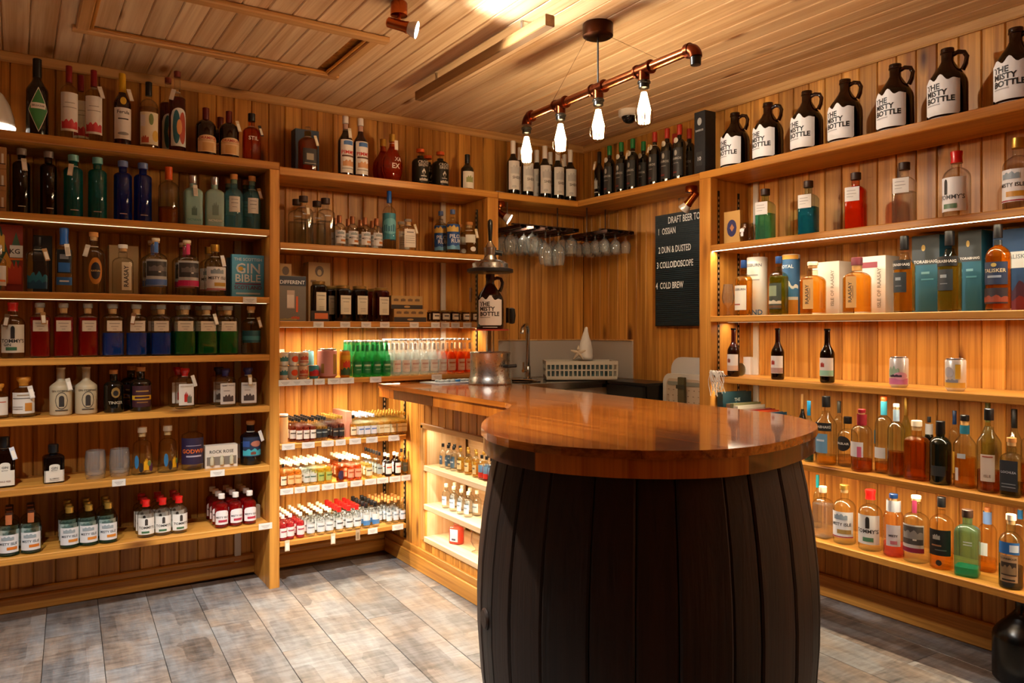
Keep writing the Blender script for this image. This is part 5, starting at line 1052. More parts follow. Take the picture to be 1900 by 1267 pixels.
B('r', z, 1590, 478, 53, 'squat', glass('f6e8cc', .02, 1.45), flat('6a2a34', .5), 'whisky_bottle', 'faceted bottle of amber whisky before the white carton with a maroon panel', d=.055, liq=(.74, glass('e89a28', .05, 1.1, .12)), zc=.86, lab=ral())
tol = lambda: [lab(.56, .68, '16181a', [('t', 'TORABHAIG', .5, .9, 'd8d4cc', 0, False, .3)], w=1.1), lab(.26, .52, '2c3438', [('b', .6, .75, '9aa4a8', -.5, .3), ('b', .3, .34, '7a8488', -.5, .4)], w=.7)]
B('r', z, 1678, 438, 42, 'wine', glass('f4ecd4', .02, 1.45), BLK, 'whisky_bottle', 'whisky bottle with black band beside the maroon-panel carton', d=.06, zc=.82, liq=(.66, L_GOLD), lab=tol())
B('r', z, 1762, 429, 47, 'wine', glass('f4ecd4', .02, 1.45), BLK, 'whisky_bottle', 'olive-gold whisky bottle with black band next to the dark blue whisky', d=.06, zc=.82, liq=(.60, glass('b09830', .05, 1.1, .2)), lab=tol())
B('r', z, 1852, 411, 50, 'spirit', glass('f4ddb0', .02, 1.45), BLK, 'whisky_bottle', 'deep amber whisky bottle with a navy label before a blue carton', d=.06, zc=.84, liq=(.76, glass('d87810', .05, 1.1, .15)), lab=[lab(.30, .56, '1c2c48', [('t', 'TALISKER', .62, .85, 'c8b890', 0, False, .2), ('b', .3, .4, '8a94a0', -.5, .5), ('b', .78, .95, 'b8a050', -.2, .2, 'oval')], w=1.1), lab(.08, .26, '2a1c20', [('b', .1, .6, '8a3a20', -1, 1, 'peaks')], w=1.1)])
# ---------------------------------------------------------------- right bay, fourth shelf: beer
z = ZR[3]
def beer(px, top, w_, band, mot, lb_, gcol='2a0e04'):
    B('r', z, px, top, w_, 'beer', glass(gcol, .03, 1.5, .1), BLK, 'beer_bottle', lb_, d=.07, liq=(.62, flat('120603', .3)), lab=[lab(.12, .46, 'e4e0dc', [('b', .02, .32, band, -1, 1), ('b', .5, .8, mot, -.6, -.1, 'peaks')], w=1.2)], yaw=.3)
beer(1361, 609, 23, 'd8b8a0', '8a4a3a', 'small brown beer bottle beside the white wall socket', '5a2008')
beer(1443, 609, 25, 'b89a94', 'a03a30', 'small brown beer bottle in the middle of the three', '2a0e04')
beer(1535, 610, 28, '9ad0b8', 'a83a30', 'small dark beer bottle with a mint-striped label', '180a04')
def can(side, z, px, top, w_, body, items, lb_, d=.07, name='drinks_can', base=None, h=None, yaw=0, grp=None, rr=None):
    x, y = spot_on(side, px, d); f = fwd(x, y); hh = h or CAMZ+(HY-top)/F*f-z; r = rr or w_*f*math.cos(math.atan((px-CX)/F))/(2*F)
    o = MB().lathe([(0, r*.78), (.003, r*.84), (.010, r), (hh*.93, r), (hh*.965, r*.90), (hh*.97, r*.88)], 28).build(name, flat(body, .3, .25), None, (x, y, z+.0004), (0, 0, YAW[side]+yaw)); tag(o, lb_, 'can', grp)
    MB().lathe([(hh*.966, r*.89), (hh*.97, r*.93), (hh, r*.93), (hh, r*.86), (hh*.985, r*.82)], 28).build('can_lid', flat('c8ccd0', .25, .9), o)
    m = MB(); mats = []
    P = lambda s, zz, off: ((r+off)*math.sin(s/r), -(r+off)*math.cos(s/r), zz)
    for j, it in enumerate(items):
        mm = flat(it[-1] if it[0] == 't' else it[3], .4)
        if mm not in mats: mats.append(mm)
        if it[0] == 'b': patch(m, P, it[4]*r*1.3, it[5]*r*1.3, .012+(hh*.9-.012)*it[1], .012+(hh*.9-.012)*it[2], .0006+.0002*j, it[6] if len(it) > 6 else 'rect', 14, mats.index(mm))
    if m.f: m.build('can_print', mats, o, smooth=False)
    return o
can('r', z, 1668, 662, 36, 'e0dcd8', [('b', .0, .25, 'c878a8', -1, 1), ('b', .3, .8, '9ab8a0', -.9, .2, 'peaks'), ('b', .2, .5, 'd8a0b8', -.3, .9, 'oval'), ('b', .3, .42, '4a3a4a', -.6, .4, 'peaks')], 'silver drinks can with pink and green print', yaw=.3)
can('r', z, 1773, 665, 40, 'e4e0d8', [('b', .0, .2, 'e0b048', -1, 1), ('b', .35, .9, 'e0b840', .1, .5), ('b', .4, .8, 'b8b8bc', -.8, 0, 'oval'), ('b', .2, .35, '8a8a90', -.7, .3, 'peaks')], 'silver drinks can with yellow and grey print', yaw=.3)
# ---------------------------------------------------------------- right bay, fifth shelf: opened whiskies
z = ZR[4]
W = lambda px, top, w_, kind, g, cap, lb_, d=.07, **kw: B('r', z, px, top, w_, kind, g, cap, 'whisky_bottle', lb_, d=d, **kw)
W(1501, 744, 18, 'wine', CLB, flat('1a78a8', .35), 'slim clear bottle with a blue cap beside the row of books', liq=(.4, glass('206a70', .05, 1.1, .3)))
W(1489, 731, 14, 'wine', DARK, flat('b88a4a', .5), 'slim black bottle with cork top behind the blue cap', d=.17)
W(1533, 735, 40, 'wine', CL, BLK, 'nearly empty clear bottle with a black and blue label next to the barrel', zc=.84, liq=(.14, L_GOLD), lab=[lab(.50, .62, '16181a', [('t', 'TORABHAIG', .5, .9, 'd8d4cc', 0, False, .4)], w=1.1), lab(.18, .46, '6a98b8', [('b', .6, .7, 'c8d8e4', -.6, .6)], w=.7)])
W(1557, 744, 22, 'spirit', CL, flat('4a463c', .4), 'clear bottle with a dark grey cap at the back', d=.19)
W(1573, 773, 38, 'gin', CL, BLK, 'clear bottle with a black hexagon label', d=.105, liq=(.22, glass('d8b090', .05, 1.1)), lab=[lab(.32, .62, '1c1a1c', [('t', 'BALBLAIR', .5, .8, 'e0dcd4', 0, False, .25)], w=.85, shape='oval')])
W(1599, 759, 41, 'spirit', CL, DRD, 'clear bottle with red neck foil and amber in the bottom', d=.055, liq=(.20, glass('c85a14', .05, 1.1, .15)), cs='cork', zc=.94, lab=[lab(.74, .92, '8c1020', w=1.1), lab(.24, .48, 'd8d4d4', [('b', .0, .7, 'c85a78', .3, .8)], w=.8)])
W(1640, 736, 35, 'spirit', CLB, ORG, 'clear bottle with turquoise neck foil and orange stopper', d=.09, liq=(.14, L_AMB), cs='cork', zc=.95, lab=[lab(.76, .94, '3aa0b8', w=1.1), lab(.2, .34, 'd8d8d8', w=.7), lab(.38, .56, '2a5a68', w=.3, u=-.8)])
W(1663, 749, 34, 'spirit', CLB, CKW, 'clear bottle with pale blue neck foil, third full of amber', d=.065, liq=(.34, glass('b85a10', .05, 1.1, .2)), cs='cork', zc=.95, lab=[lab(.76, .92, '9ab4c8', w=1.1)])
W(1681, 738, 20, 'wine', GRNG, GOLD, 'clear bottle with gold cap at the back', d=.20)
W(1701, 780, 50, 'squat', glass('f4e0c8', .02, 1.45), CKW, 'wide square decanter full of amber whisky', d=.065, zc=.90, liq=(.72, glass('c8620c', .05, 1.1, .2)))
W(1745, 781, 43, 'port', flat('10140c', .12, coat=.5), BLK, 'very dark green bottle beside the amber decanter', d=.06, lab=[lab(.14, .30, '2a2c2c', w=.7, u=.3)])
W(1724, 773, 18, 'spirit', DARK, flat('1c1c20', .4), 'black-capped bottle with a grey neck label at the back', d=.19, lab=[lab(.70, .88, 'b8b8bc', w=1.4)], zc=.90, rc=.4)
W(1771, 762, 22, 'spirit', CL, NVY, 'clear bottle with navy cap at the back', d=.19)
W(1790, 770, 44, 'wine', CL, BLK, 'clear whisky bottle with a teal neck ring and white slashes', zc=.92, liq=(.42, glass('e09018', .05, 1.1, .15)), lab=[lab(.74, .86, '1a6a80', w=1.2), lab(.86, .92, 'c89a5a', w=1.2), lab(.06, .50, None, [('b', .3, .98, 'd8a838', -.9, -.5), ('b', .1, .5, 'd8d8d4', -.4, -.1), ('b', .8, .95, 'c8d0d4', -.2, .5)], w=1.0)])
W(1833, 747, 26, 'wine', GRNG, flat('6a6a2c', .4), 'olive-capped bottle at the back', d=.20)
W(1835, 758, 47, 'wine', CLB, BLK, 'clear black-capped bottle with a cream label, amber in the bottom', zc=.86, liq=(.26, glass('b8561c', .05, 1.1, .2)), d=.06, lab=[lab(.14, .46, 'dcc8b4', [('t', 'ISLE', .2, .5, '8a6a58', 0, False, .1), ('b', .9, .94, 'a84a38', -.7, .7)], w=.6, u=.3)])
W(1882, 759, 30, 'wine', CLB, BLK, 'black-capped clear bottle at the back by the right edge', d=.20)
W(1877, 812, 46, 'squat', CLB, CKR, 'square clear bottle with dark slate label and cork', d=.045, zc=.92, liq=(.25, glass('6a5a20', .05, 1.1, .2)), lab=[lab(.10, .62, '2c3034', [('t', 'LOCHLEA', .62, .85, 'c8ccd0', 0, False, .14), ('b', .22, .25, '8a9094', -.8, .8), ('b', .12, .15, '8a9094', -.8, .8)], w=.85)])
W(1915, 770, 44, 'spirit', CL, BLK, 'clear bottle cut off by the right edge behind the slate label', d=.10, liq=(.4, L_AMB))
# ---------------------------------------------------------------- right bay, bottom shelf: opened gins
z = ZR[5]
Gn = lambda px, top, w_, kind, g, cap, lb_, d=.07, **kw: B('r', z, px, top, w_, kind, g, cap, 'gin_bottle', lb_, d=d, **kw)
Gn(1527, 902, 38, 'faceted', CL, CKW, 'embossed clear bottle with a pale cap next to the barrel', liq=(.66, glass('e0d8d0', .08, 1.2, .1)), rc=.44)
Gn(1517, 881, 16, 'wine', CLB, flat('1cb0c0', .35), 'clear bottle with a turquoise cap behind the barrel edge', d=.19)
Gn(1567, 899, 43, 'gin', CL, GOLD, 'clear bottle with gold cap and white island label', cs='cork', zc=.92, lab=mi_('a88a4a'), yaw=.25)
Gn(1615, 908, 46, 'gin', CL, RED, 'clear bottle with a red wax cap on the lowest lit shelf', cs='wax', zc=.84, lab=[lab(.12, .60, 'd8d8d4', [('t', "TOMMY'S", .45, .9, '2a2622', 0, False, .16), ('b', .55, .95, '2a2420', -.1, .2, 'arch'), ('b', .1, .24, '4a7a5a', -.3, .5)], w=1.1)], yaw=.25)
Gn(1658, 916, 40, 'gin', glass('f4dcd4', .02, 1.45), NVY, 'clear bottle of pink gin with a silver collar and navy stopper', cs='cork', zc=.93, liq=(.22, L_PINK), lab=[lab(.72, .90, 'c0c4cc', w=1.3), lab(.18, .52, 'd4ccd4', [('t', 'MISTY', .5, .6, '3a3440', 0, False, .14), ('b', .1, .26, 'c07080', -.4, .5)], w=.7, u=.3)], yaw=.2)
Gn(1700, 919, 50, 'cork', CL, CKW, 'clear round bottle with a pink ribbon neck on the lowest lit shelf', zc=.95, rc=.38, lab=[lab(.16, .58, 'c8c4c0', [('b', .3, .95, '4a4644', -.95, .95), ('b', .45, .62, 'd8d4cc', .1, .4), ('b', .5, .85, '8a8480', -.8, .9, 'peaks'), ('b', .02, .18, '8a1a38', -1, 1)], w=.95), lab(.74, .93, 'c04068', w=.18)], yaw=.15)
Gn(1747, 922, 46, 'spirit', glass('f8ecd0', .02, 1.45), BLK, 'whisky bottle with black label and black stopper among the gins', zc=.86, liq=(.22, L_GOLD), lab=[lab(.20, .56, '181818', [('b', .62, .85, 'a8a49c', -.5, .1, 'peaks'), ('b', .36, .42, '9a6a4a', -.6, .2), ('b', .2, .24, '6a6864', -.3, .6)], w=1.05), lab(.06, .14, '2a2420', w=.25, shape='oval')], yaw=.25)
Gn(1795, 945, 52, 'faceted', glass('8ee0c8', .02, 1.45, .06), BRNC, 'embossed bottle of bright green gin', d=.06, liq=(.14, L_TURQ), rc=.46, lab=[lab(.42, .62, None, [('b', .3, .4, 'd8e8e0', -.2, .7), ('b', .5, .6, 'd8e8e0', -.2, .7)], w=.8)], yaw=.25)
Gn(1832, 941, 36, 'spirit', glass('f8ecd4', .02, 1.45), flat('b86a2c', .5), 'clear round bottle with orange stopper behind the bright green gin', d=.17, cs='cork', zc=.94, liq=(.20, L_GOLD), lab=[lab(.74, .93, '6a8ac0', w=1.2), lab(.26, .46, 'd8dcdc', w=.5)])
Gn(1876, 954, 48, 'gin', CLB, CKW, 'dark gin bottle with a blue band and tan patterned label by the right edge', d=.05, cs='cork', zc=.92, liq=(.30, glass('1a1010', .05, 1.1, .3)), lab=[lab(.10, .46, 'a88a68', [('t', 'DUNNPOUR', .88, .9, '2a2018', 0, False, .14), ('b', .25, .75, '3a2c22', -.85, .85), ('b', .3, .7, '8a7050', -.8, .8, 'peaks'), ('b', .06, .12, '2a2018', -.7, .7)], w=.75), lab(.48, .64, '2a6ab0', [('b', .2, .8, 'c8d8e8', .1, .9)], w=.9)], yaw=.2)
Gn(1893, 928, 26, 'cork', CL, CKR, 'cork-topped clear bottle behind the patterned label by the right edge', d=.20, lab=[lab(.76, .88, '1a70b0', w=1.3)])
# ================================================================ boxes, books, cans, cards
def carton(side, z, px0, px1, top, depth, c, name, label, d=.15, faces=(), cat='box', h=None, yaw=0, rough=.6, group=None, side_items=()):
    """a carton standing on a shelf; px0..px1 its front face; faces: printed items on the front (u, z in 0..1)"""
    x0, y0 = spot_on(side, px0, d); x1, y1 = spot_on(side, px1, d)
    W_ = abs(x1-x0) if side == 'b' else abs(y1-y0); xc, yc = (x0+x1)/2, (y0+y1)/2
    hh = h or CAMZ+(HY-top)/F*fwd(xc, yc)-z
    if side == 'b': yc += depth/2
    else: xc += depth/2
    a, b = W_/2, depth/2; e = .0015
    m = MB().prism([(-a, -b+e), (-a+e, -b), (a-e, -b), (a, -b+e), (a, b-e), (a-e, b), (-a+e, b), (-a, b-e)], 0, hh)
    o = m.build(name, flat(c, rough), None, (xc, yc, z+.0005), (0, 0, YAW[side]+yaw), smooth=False); tag(o, label, cat, group)
    for nm, items, P in (('print', faces, lambda s, zz, off: (s, -b-off, zz)), ('side_print', side_items, lambda s, zz, off: (-a-off, -s*b/a, zz))):
        pm = MB(); mats = []
        for j, it in enumerate(items):
            cc = it[4] if it[0] == 't' else it[3]; mm = flat(cc, .5)
            if mm not in mats: mats.append(mm)
            k = mats.index(mm); off = .0005+.0002*j
            if it[0] == 't': put_text(pm, P, it[1], (it[5] if len(it) > 5 else 0)*a, it[2]*hh, 2*a*it[3], hh*(it[7] if len(it) > 7 else .2), off, k, rot=(len(it) > 6 and it[6]))
            else: patch(pm, P, it[4]*a if len(it) > 4 else -a*.98, it[5]*a if len(it) > 5 else a*.98, it[1]*hh, it[2]*hh, off, it[6] if len(it) > 6 else 'rect', 14, k)
        if pm.f: pm.build(nm, mats, o, smooth=False)
    return o
def tube_box(side, z, px, top, w_, c, name, label, d=.15, items=()):
    x, y = spot_on(side, px, d); f = fwd(x, y); h = CAMZ+(HY-top)/F*f-z; r = w_*f*math.cos(math.atan((px-CX)/F))/(2*F)
    o = MB().lathe([(0, r), (.004, r*1.01), (.008, r), (h*.93, r)], 28).build(name, flat(c, .55), None, (x, y, z+.0005), (0, 0, YAW[side])); tag(o, label, 'tube')
    MB().lathe([(h*.931, r*1.02), (h-.002, r*1.02), (h, r*.98)], 28).build('tube_lid', flat('d8d4cc', .4), o)
    P = lambda s, zz, off: ((r+off)*math.sin(s/r), -(r+off)*math.cos(s/r), zz); pm = MB(); mats = []
    for j, it in enumerate(items):
        mm = flat(it[4] if it[0] == 't' else it[3], .5)
        if mm not in mats: mats.append(mm)
        k = mats.index(mm)
        if it[0] == 't': put_text(pm, P, it[1], (it[5] if len(it) > 5 else 0)*r, it[2]*h, 2*r*it[3], h*.2, .001+.0002*j, k)
        else: patch(pm, P, it[4]*r*1.5, it[5]*r*1.5, it[1]*h, it[2]*h, .0008+.0002*j, it[6] if len(it) > 6 else 'rect', 14, k)
    if pm.f: pm.build('print', mats, o, smooth=False)
# left bay
for k, zz in enumerate((0, .085, .17)):
    carton('b', ZL[1]+zz+.0006*k, -30, 12, 300, .12, 'a97c4a', 'gift_carton', ('lowest', 'middle', 'topmost')[k]+' of three brown cartons stacked beside the dark bottles', d=.05, h=.084, faces=[('b', .25, .7, 'e0d8c8', .55, .75), ('b', .2, .25, '4a3420', .4, .9)])
carton('b', ZL[2], -20, 43, 417, .06, '8a2a14', 'gift_carton', 'flat carton with red, green and gold fan pattern behind a cut-off bottle', d=.12, faces=[('b', .02, .98, '2c4a34', -.9, .2, 'diamond'), ('b', .1, .6, 'c88a28', -.5, .5, 'diamond'), ('b', .3, .9, '3a5a40', .2, .95, 'diamond'), ('b', .12, .5, 'b83a1c', .1, .9, 'peaks'), ('b', .52, .70, 'd8d4cc', .2, .98), ('t', 'KG', .61, .3, '2a2622', .5, False, .1), ('b', .48, .51, 'd87020', .2, .98), ('b', .6, .95, 'c89a38', -.9, -.1, 'peaks')])
B('b', ZL[2], 0, 455, 24, 'spirit', CL, SILV, 'gin_bottle', 'clear bottle with white label cut by the left edge before the fan-pattern carton', d=.06, lab=[lab(.12, .55, 'd8d4cc', [('b', .2, .3, 'd87020', -.8, .8)], w=1.2)])
carton('b', ZL[2], 62, 97, 437, .07, '121416', 'gift_carton', 'black carton behind the teal wave bottle', d=.17)
carton('b', ZL[2], 202, 257, 456, .08, 'b89a6c', 'gift_carton', 'kraft card carton behind the bottle with sideways lettering', d=.16)
gb = carton('b', ZL[2], 430, 490, 473, .028, '56a8d0', 'gin_book', 'light blue gin guide book facing out beside the post', d=.10, cat='book', faces=[('t', 'THE SCOTTISH', .89, .86, 'd8e4ea', 0, False, .08), ('t', 'GIN', .68, .85, 'dce8ee', 0, False, .24), ('b', .62, .72, 'd8b038', -.62, -.3, 'oval'), ('t', 'BIBLE', .45, .85, 'dce8ee', 0, False, .18), ('b', .30, .33, '7a3a6a', -.8, .8), ('t', 'SCOTLAND', .23, .85, '6a2a62', 0, False, .1), ('b', .07, .11, 'c8d8e0', -.75, .75)])
carton('b', ZL[2], 421, 434, 478, .02, '2c3c48', 'gin_book', 'dark book mostly hidden behind the light blue gin guide', d=.135, cat='book')
carton('b', ZL[3], 441, 458, 622, .012, 'd8d6d2', 'wall_switch', 'white switch plate between the green gin and the teal band bottle', d=.285, h=.10, cat='switch', faces=[('b', .4, .5, '3a3a3a', .1, .3)])
rr_ = carton('b', ZL[5], 381, 441, 826, .05, 'd4cabc', 'gift_carton', 'cream gift carton with black lettering and three miniatures in its window', d=.06, faces=[('t', 'ROCK ROSE', .72, .8, '2a2622', 0, False, .14), ('b', .12, .5, '7a7268', -.92, .92)])
mm_ = MB().lathe([(0, .009), (.03, .009), (.034, .006), (.040, .006)], 14).mesh('jar', flat('b8b094', .4))
for k in range(3): put('window_miniature', mm_, rr_, (-.042+.042*k, -.0285, .014))
carton('b', ZL[6], 468, 483, 938, .10, '8a7a68', 'gift_carton', 'small grey-brown carton at the end of the bottom shelf', d=.12)
# middle bay
carton('b', ZM[0], 548, 592, 241, .07, '33465c', 'gift_carton', 'slate blue carton behind the amber bottle', d=.19)
carton('b', ZM[2], 517, 568, 512, .03, '6e6a62', 'jar_carton', 'grey carton printed with a jar and the word DIFFERENT', d=.05, faces=[('b', .78, .99, '2c3440', -1, 1), ('t', 'DIFFERENT', .86, .9, 'd8dcdc', 0, False, .14), ('b', .28, .68, 'b8a494', -.4, .15), ('b', .3, .58, 'd8ccc0', -.4, .1), ('b', .2, .55, 'd8602c', .25, .4), ('b', .04, .12, 'b84a24', -.1, .5, 'peaks'), ('b', .02, .07, '9a8a50', -.9, .3, 'peaks')])
carton('b', ZM[2], 519, 541, 489, .08, 'a8824e', 'jar_carton', 'kraft carton with a face drawing behind the grey carton', d=.16, faces=[('b', .80, .95, '5a4228', -.6, .6, 'oval')])
carton('b', ZM[2], 572, 613, 487, .08, 'b08c5c', 'jar_carton', 'kraft carton with a capped face drawing behind the boxed jar', d=.205, faces=[('b', .76, .94, '5a4228', -.4, .4, 'oval'), ('b', .78, .88, 'b08c5c', -.2, .2, 'oval'), ('b', .66, .70, '6a4a2c', -.8, -.3)])
bx_ = carton('b', ZM[2], 577, 611, 572, .007, '241c18', 'jar_carton', 'low black open carton holding a dark jar', d=.028, h=.05, faces=[('b', .22, .78, 'd8743c', -.6, .85)])
carton('b', ZM[2], 731, 791, 568, .10, 'b08a50', 'miniature_carton', 'lower of two stacked kraft cartons with a black band', d=.05, h=.066, faces=[('b', .0, .36, '2c2420', -1, 1), ('b', .1, .26, 'b08a50', -.2, .2, 'oval'), ('b', .62, .88, '6a5030', -.85, -.55, 'peaks'), ('b', .62, .88, '6a5030', -.4, -.1, 'peaks'), ('b', .62, .88, '6a5030', .05, .35, 'peaks'), ('b', .62, .88, '6a5030', .5, .8, 'peaks')])
carton('b', ZM[2]+.0672, 726, 784, 538, .10, 'b08a50', 'miniature_carton', 'upper of two stacked kraft cartons with a black band', d=.055, h=.066, faces=[('b', .0, .30, '2c2420', -1, 1), ('b', .07, .24, 'b08a50', -.2, .2, 'oval'), ('b', .58, .84, '6a5030', -.85, -.55, 'peaks'), ('b', .58, .84, '6a5030', -.4, -.1, 'peaks'), ('b', .58, .84, '6a5030', .05, .35, 'peaks'), ('b', .58, .84, '6a5030', .5, .8, 'peaks')])
carton('b', ZM[3], 518, 528, 623, .012, 'd8d2c8', 'wall_switch', 'white switch plate above the cans by the post', d=.284, h=.135, cat='switch', faces=[('b', .5, .55, '8a8a88', .2, .4)])
# cans: two-high stack
z = ZM[3]; ch_ = .063
cans = [(524.5, 'd8d4c8', [('b', .2, .8, '3a7a80', -.7, .6, 'peaks')], 'white and teal'), (543, 'dcd4c4', [('b', .1, .75, 'd84a18', -.5, .6, 'oval')], 'cream and red-orange'), (561.5, 'd8b898', [('b', .3, .8, 'b84a30', -.7, .7, 'peaks'), ('b', .05, .15, 'b84a30', -.8, .8)], 'peach-coloured')]
for px, c, it, nm in cans:
    for lv in (0, 1):
        can('b', z+lv*(ch_+.0008), px+lv*1, 0, 0, c, it, '%s mixer can, %s of the two-high stack' % (nm, ('lower', 'upper')[lv]), d=.05, h=ch_, rr=.0245, yaw=.1)
can('b', z, 582, 673, 0, '4aa0b0', [('b', .0, .5, 'c83a28', -1, 1), ('b', .2, .8, 'c0283a', -.5, .5, 'peaks')], 'blue and red mixer can beside the pink tin', d=.05, h=.063, rr=.0245, yaw=.1)
can('b', z, 572, 646, 0, '7ac0d0', [('b', .0, .45, 'd86a30', -1, 1)], 'tall blue and orange can behind the stacked cans', d=.14, h=.132, rr=.027, yaw=.1)
can('b', z, 607, 647, 36, 'd89a94', [('b', .1, .5, 'a8803c', -.75, -.5), ('b', .05, .9, 'a8803c', .25, .6)], 'large pink tin with gold lettering beside the green tonics', d=.065, name='pink_tin', yaw=.0)
can('b', z, 640, 650, 20, 'd88a20', [('b', .0, .4, '3a5a38', -1, 1, 'peaks'), ('b', .35, .7, 'c83a20', -.6, .9, 'peaks'), ('b', .7, .9, 'e0a828', -1, 1)], 'slim orange and green can before the green tonics', d=.045, yaw=.1)
# right bay
carton('r', 1.938, 1288, 1308, 207, .075, '121314', 'port_carton', 'tall black port carton beside the first growler', d=.03, yaw=0, faces=[('b', .78, .90, 'a8a8a4', -.4, .4, 'oval'), ('t', 'BARROS', .70, .7, 'b8b8b4', 0, False, .06), ('b', .14, .36, '2a2a2a', -.6, .5), ('t', '10', .25, .3, 'c8c8c4', 0, False, .08)], side_items=[('t', 'BARROS', .5, .3, 'b8b8b4', 0, True, .4)])
pq = carton('r', ZR[1], 1343, 1373, 392, .02, 'c89a50', 'wooden_plaque', 'small wooden plaque with a blue disc beside the tumbler', d=.09, cat='plaque', faces=[('b', .25, .75, '2c2c58', -.6, .6, 'oval'), ('b', .4, .62, 'b87a4c', -.25, .3, 'diamond')])
x, y = spot_on('r', 1386, .05); tb = MB().lathe([(0, .022), (.002, .027), (.015, .033), (.035, .034), (.085, .027), (.085, .0255), (.035, .0325), (.012, .028)], 24, close=False).build('tumbler', glass('f0f0ee', .02, 1.5), None, (x, y, ZR[1]+.0004), (0, 0, -PI/2)); tag(tb, 'small clear tumbler with white print beside the wooden plaque', 'glass')
pm = MB(); P_ = lambda s, zz, o: (s, -.036-o+zz*.03, zz+.0); patch(pm, P_, -.012, .012, .045, .065, 0, 'peaks'); patch(pm, P_, -.006, .008, .025, .044, 0); pm.build('print', flat('e4e0dc', .5), tb, smooth=False)
tube_box('r', ZR[2], 1405, 478, 38, 'd8d6ce', 'whisky_tube', 'white whisky tube behind the navy-capped bottle', d=.16, items=[('t', 'MOSSBURN', .86, 1.1, '4a4a54'), ('b', .68, .70, '9a9a94', -.5, .5), ('b', .60, .62, '9a9a94', -.6, .6), ('t', 'ISLAND', .06, 1.2, '2a6aa8')])
tube_box('r', ZR[2], 1468, 473, 33, '2a5a84', 'whisky_tube', 'blue and orange whisky tube behind the olive green bottle', d=.16, items=[('b', .0, .25, 'd0902c', -1, 1), ('b', .25, .6, 'd8d8cc', -1, 1, 'peaks'), ('b', .3, .5, '3a7aa8', -1, 1, 'peaks'), ('t', 'ROYAL', .80, .9, 'd8e0e4'), ('b', .92, .99, 'd8a03c', -1, 1)])
carton('r', ZR[2], 1507, 1557, 486, .10, 'dcd6cc', 'whisky_carton', 'shorter white whisky carton behind the amber bottle', d=.15, faces=[('t', 'ISLE OF RAASAY', .5, .12, '8a8478', .5, True, .7)])
carton('r', ZR[2], 1585, 1643, 476, .10, 'dcd6cc', 'whisky_carton', 'white whisky carton with a maroon panel', d=.15, faces=[('b', .80, .90, '8a3a44', -.5, .5), ('t', 'ISLE OF RAASAY', .45, .12, '8a8478', .6, True, .7)])
for px0, px1, top, nm in ((1692, 1743, 437, 'teal and black whisky carton next to the maroon-panel carton'), (1778, 1821, 428, 'teal and black whisky carton next to the dark blue carton')):
    carton('r', ZR[2], px0, px1, top, .09, '1a5a70', 'whisky_carton', nm, d=.15, faces=[('b', .62, .998, '2c3438', -1, 1), ('b', .80, .88, 'b89a50', -.3, .0, 'oval'), ('t', 'TORABHAIG', .66, .85, 'd8d8d4', 0, False, .06), ('b', .5, .53, '6aa0b0', -.3, .3), ('b', .42, .44, '4a8a9c', -.3, .6)])
carton('r', ZR[2], 1842, 1930, 424, .10, '14406c', 'whisky_carton', 'dark blue whisky carton with a purple sea scene, cut by the right edge', d=.15, faces=[('b', .0, .4, '3a1c34', -1, 1, 'peaks'), ('b', .0, .2, '6a1c20', -1, 1, 'peaks'), ('b', .52, .72, 'c8d0d4', -.6, 1), ('t', 'TALISKER', .66, .6, '6a7480', .1, False, .06)])
carton('r', ZR[3], 1371, 1392, 630, .03, 'dedcd8', 'wall_socket', 'white socket box behind the first small beer bottle', d=.245, h=.085, cat='socket')
x, y = spot_on('r', 1349, .16); tag(MB().lathe([(0, .02), (.004, .034), (.006, .034)], 24).build('beer_badge', flat('3a7a58', .5), None, (x, y, ZR[3]+.036), (0, -PI/2, 0)), 'round green beer badge leaning behind the first small beer bottle', 'badge')
x, y = spot_on('r', 1376, .12); tag(MB().lathe([(0, .02), (.004, .03), (.006, .03)], 24).build('beer_badge', flat('c4d0cc', .5), None, (x, y, ZR[3]+.032), (0, -PI/2, 0)), 'round pale beer badge leaning beside the first small beer bottle', 'badge')
# tangle of white string with luggage tags hanging over the shelf edge
tg_ = tag(empty('string_tangle', (2.77, 2.475, ZR[3])), 'tangle of white string ties hanging over the shelf end', 'string')
random.seed(3)
for k in range(22):
    a = random.uniform(0, 2*PI); dx = random.uniform(-.02, .05); dy = random.uniform(-.045, .03); pts = []
    for j in range(7):
        t = j/6; pts.append((-.026-.012*min(1, t*2)+(.010*math.sin(a+4*t)+dx)*max(0, .5-t), dy+.02*math.cos(a+5*t), .022*math.sin(PI*min(1, t*1.6))+.006-(max(0, t-.55)*random.uniform(.12, .22))))
    MB().tube(pts, .0016, 5).build('string', flat('e8e2d8', .8), tg_)
MB().box(-.02, -.03, .0005, .025, .03, .006).build('tag_pile', flat('3a342c', .7), tg_, smooth=False)
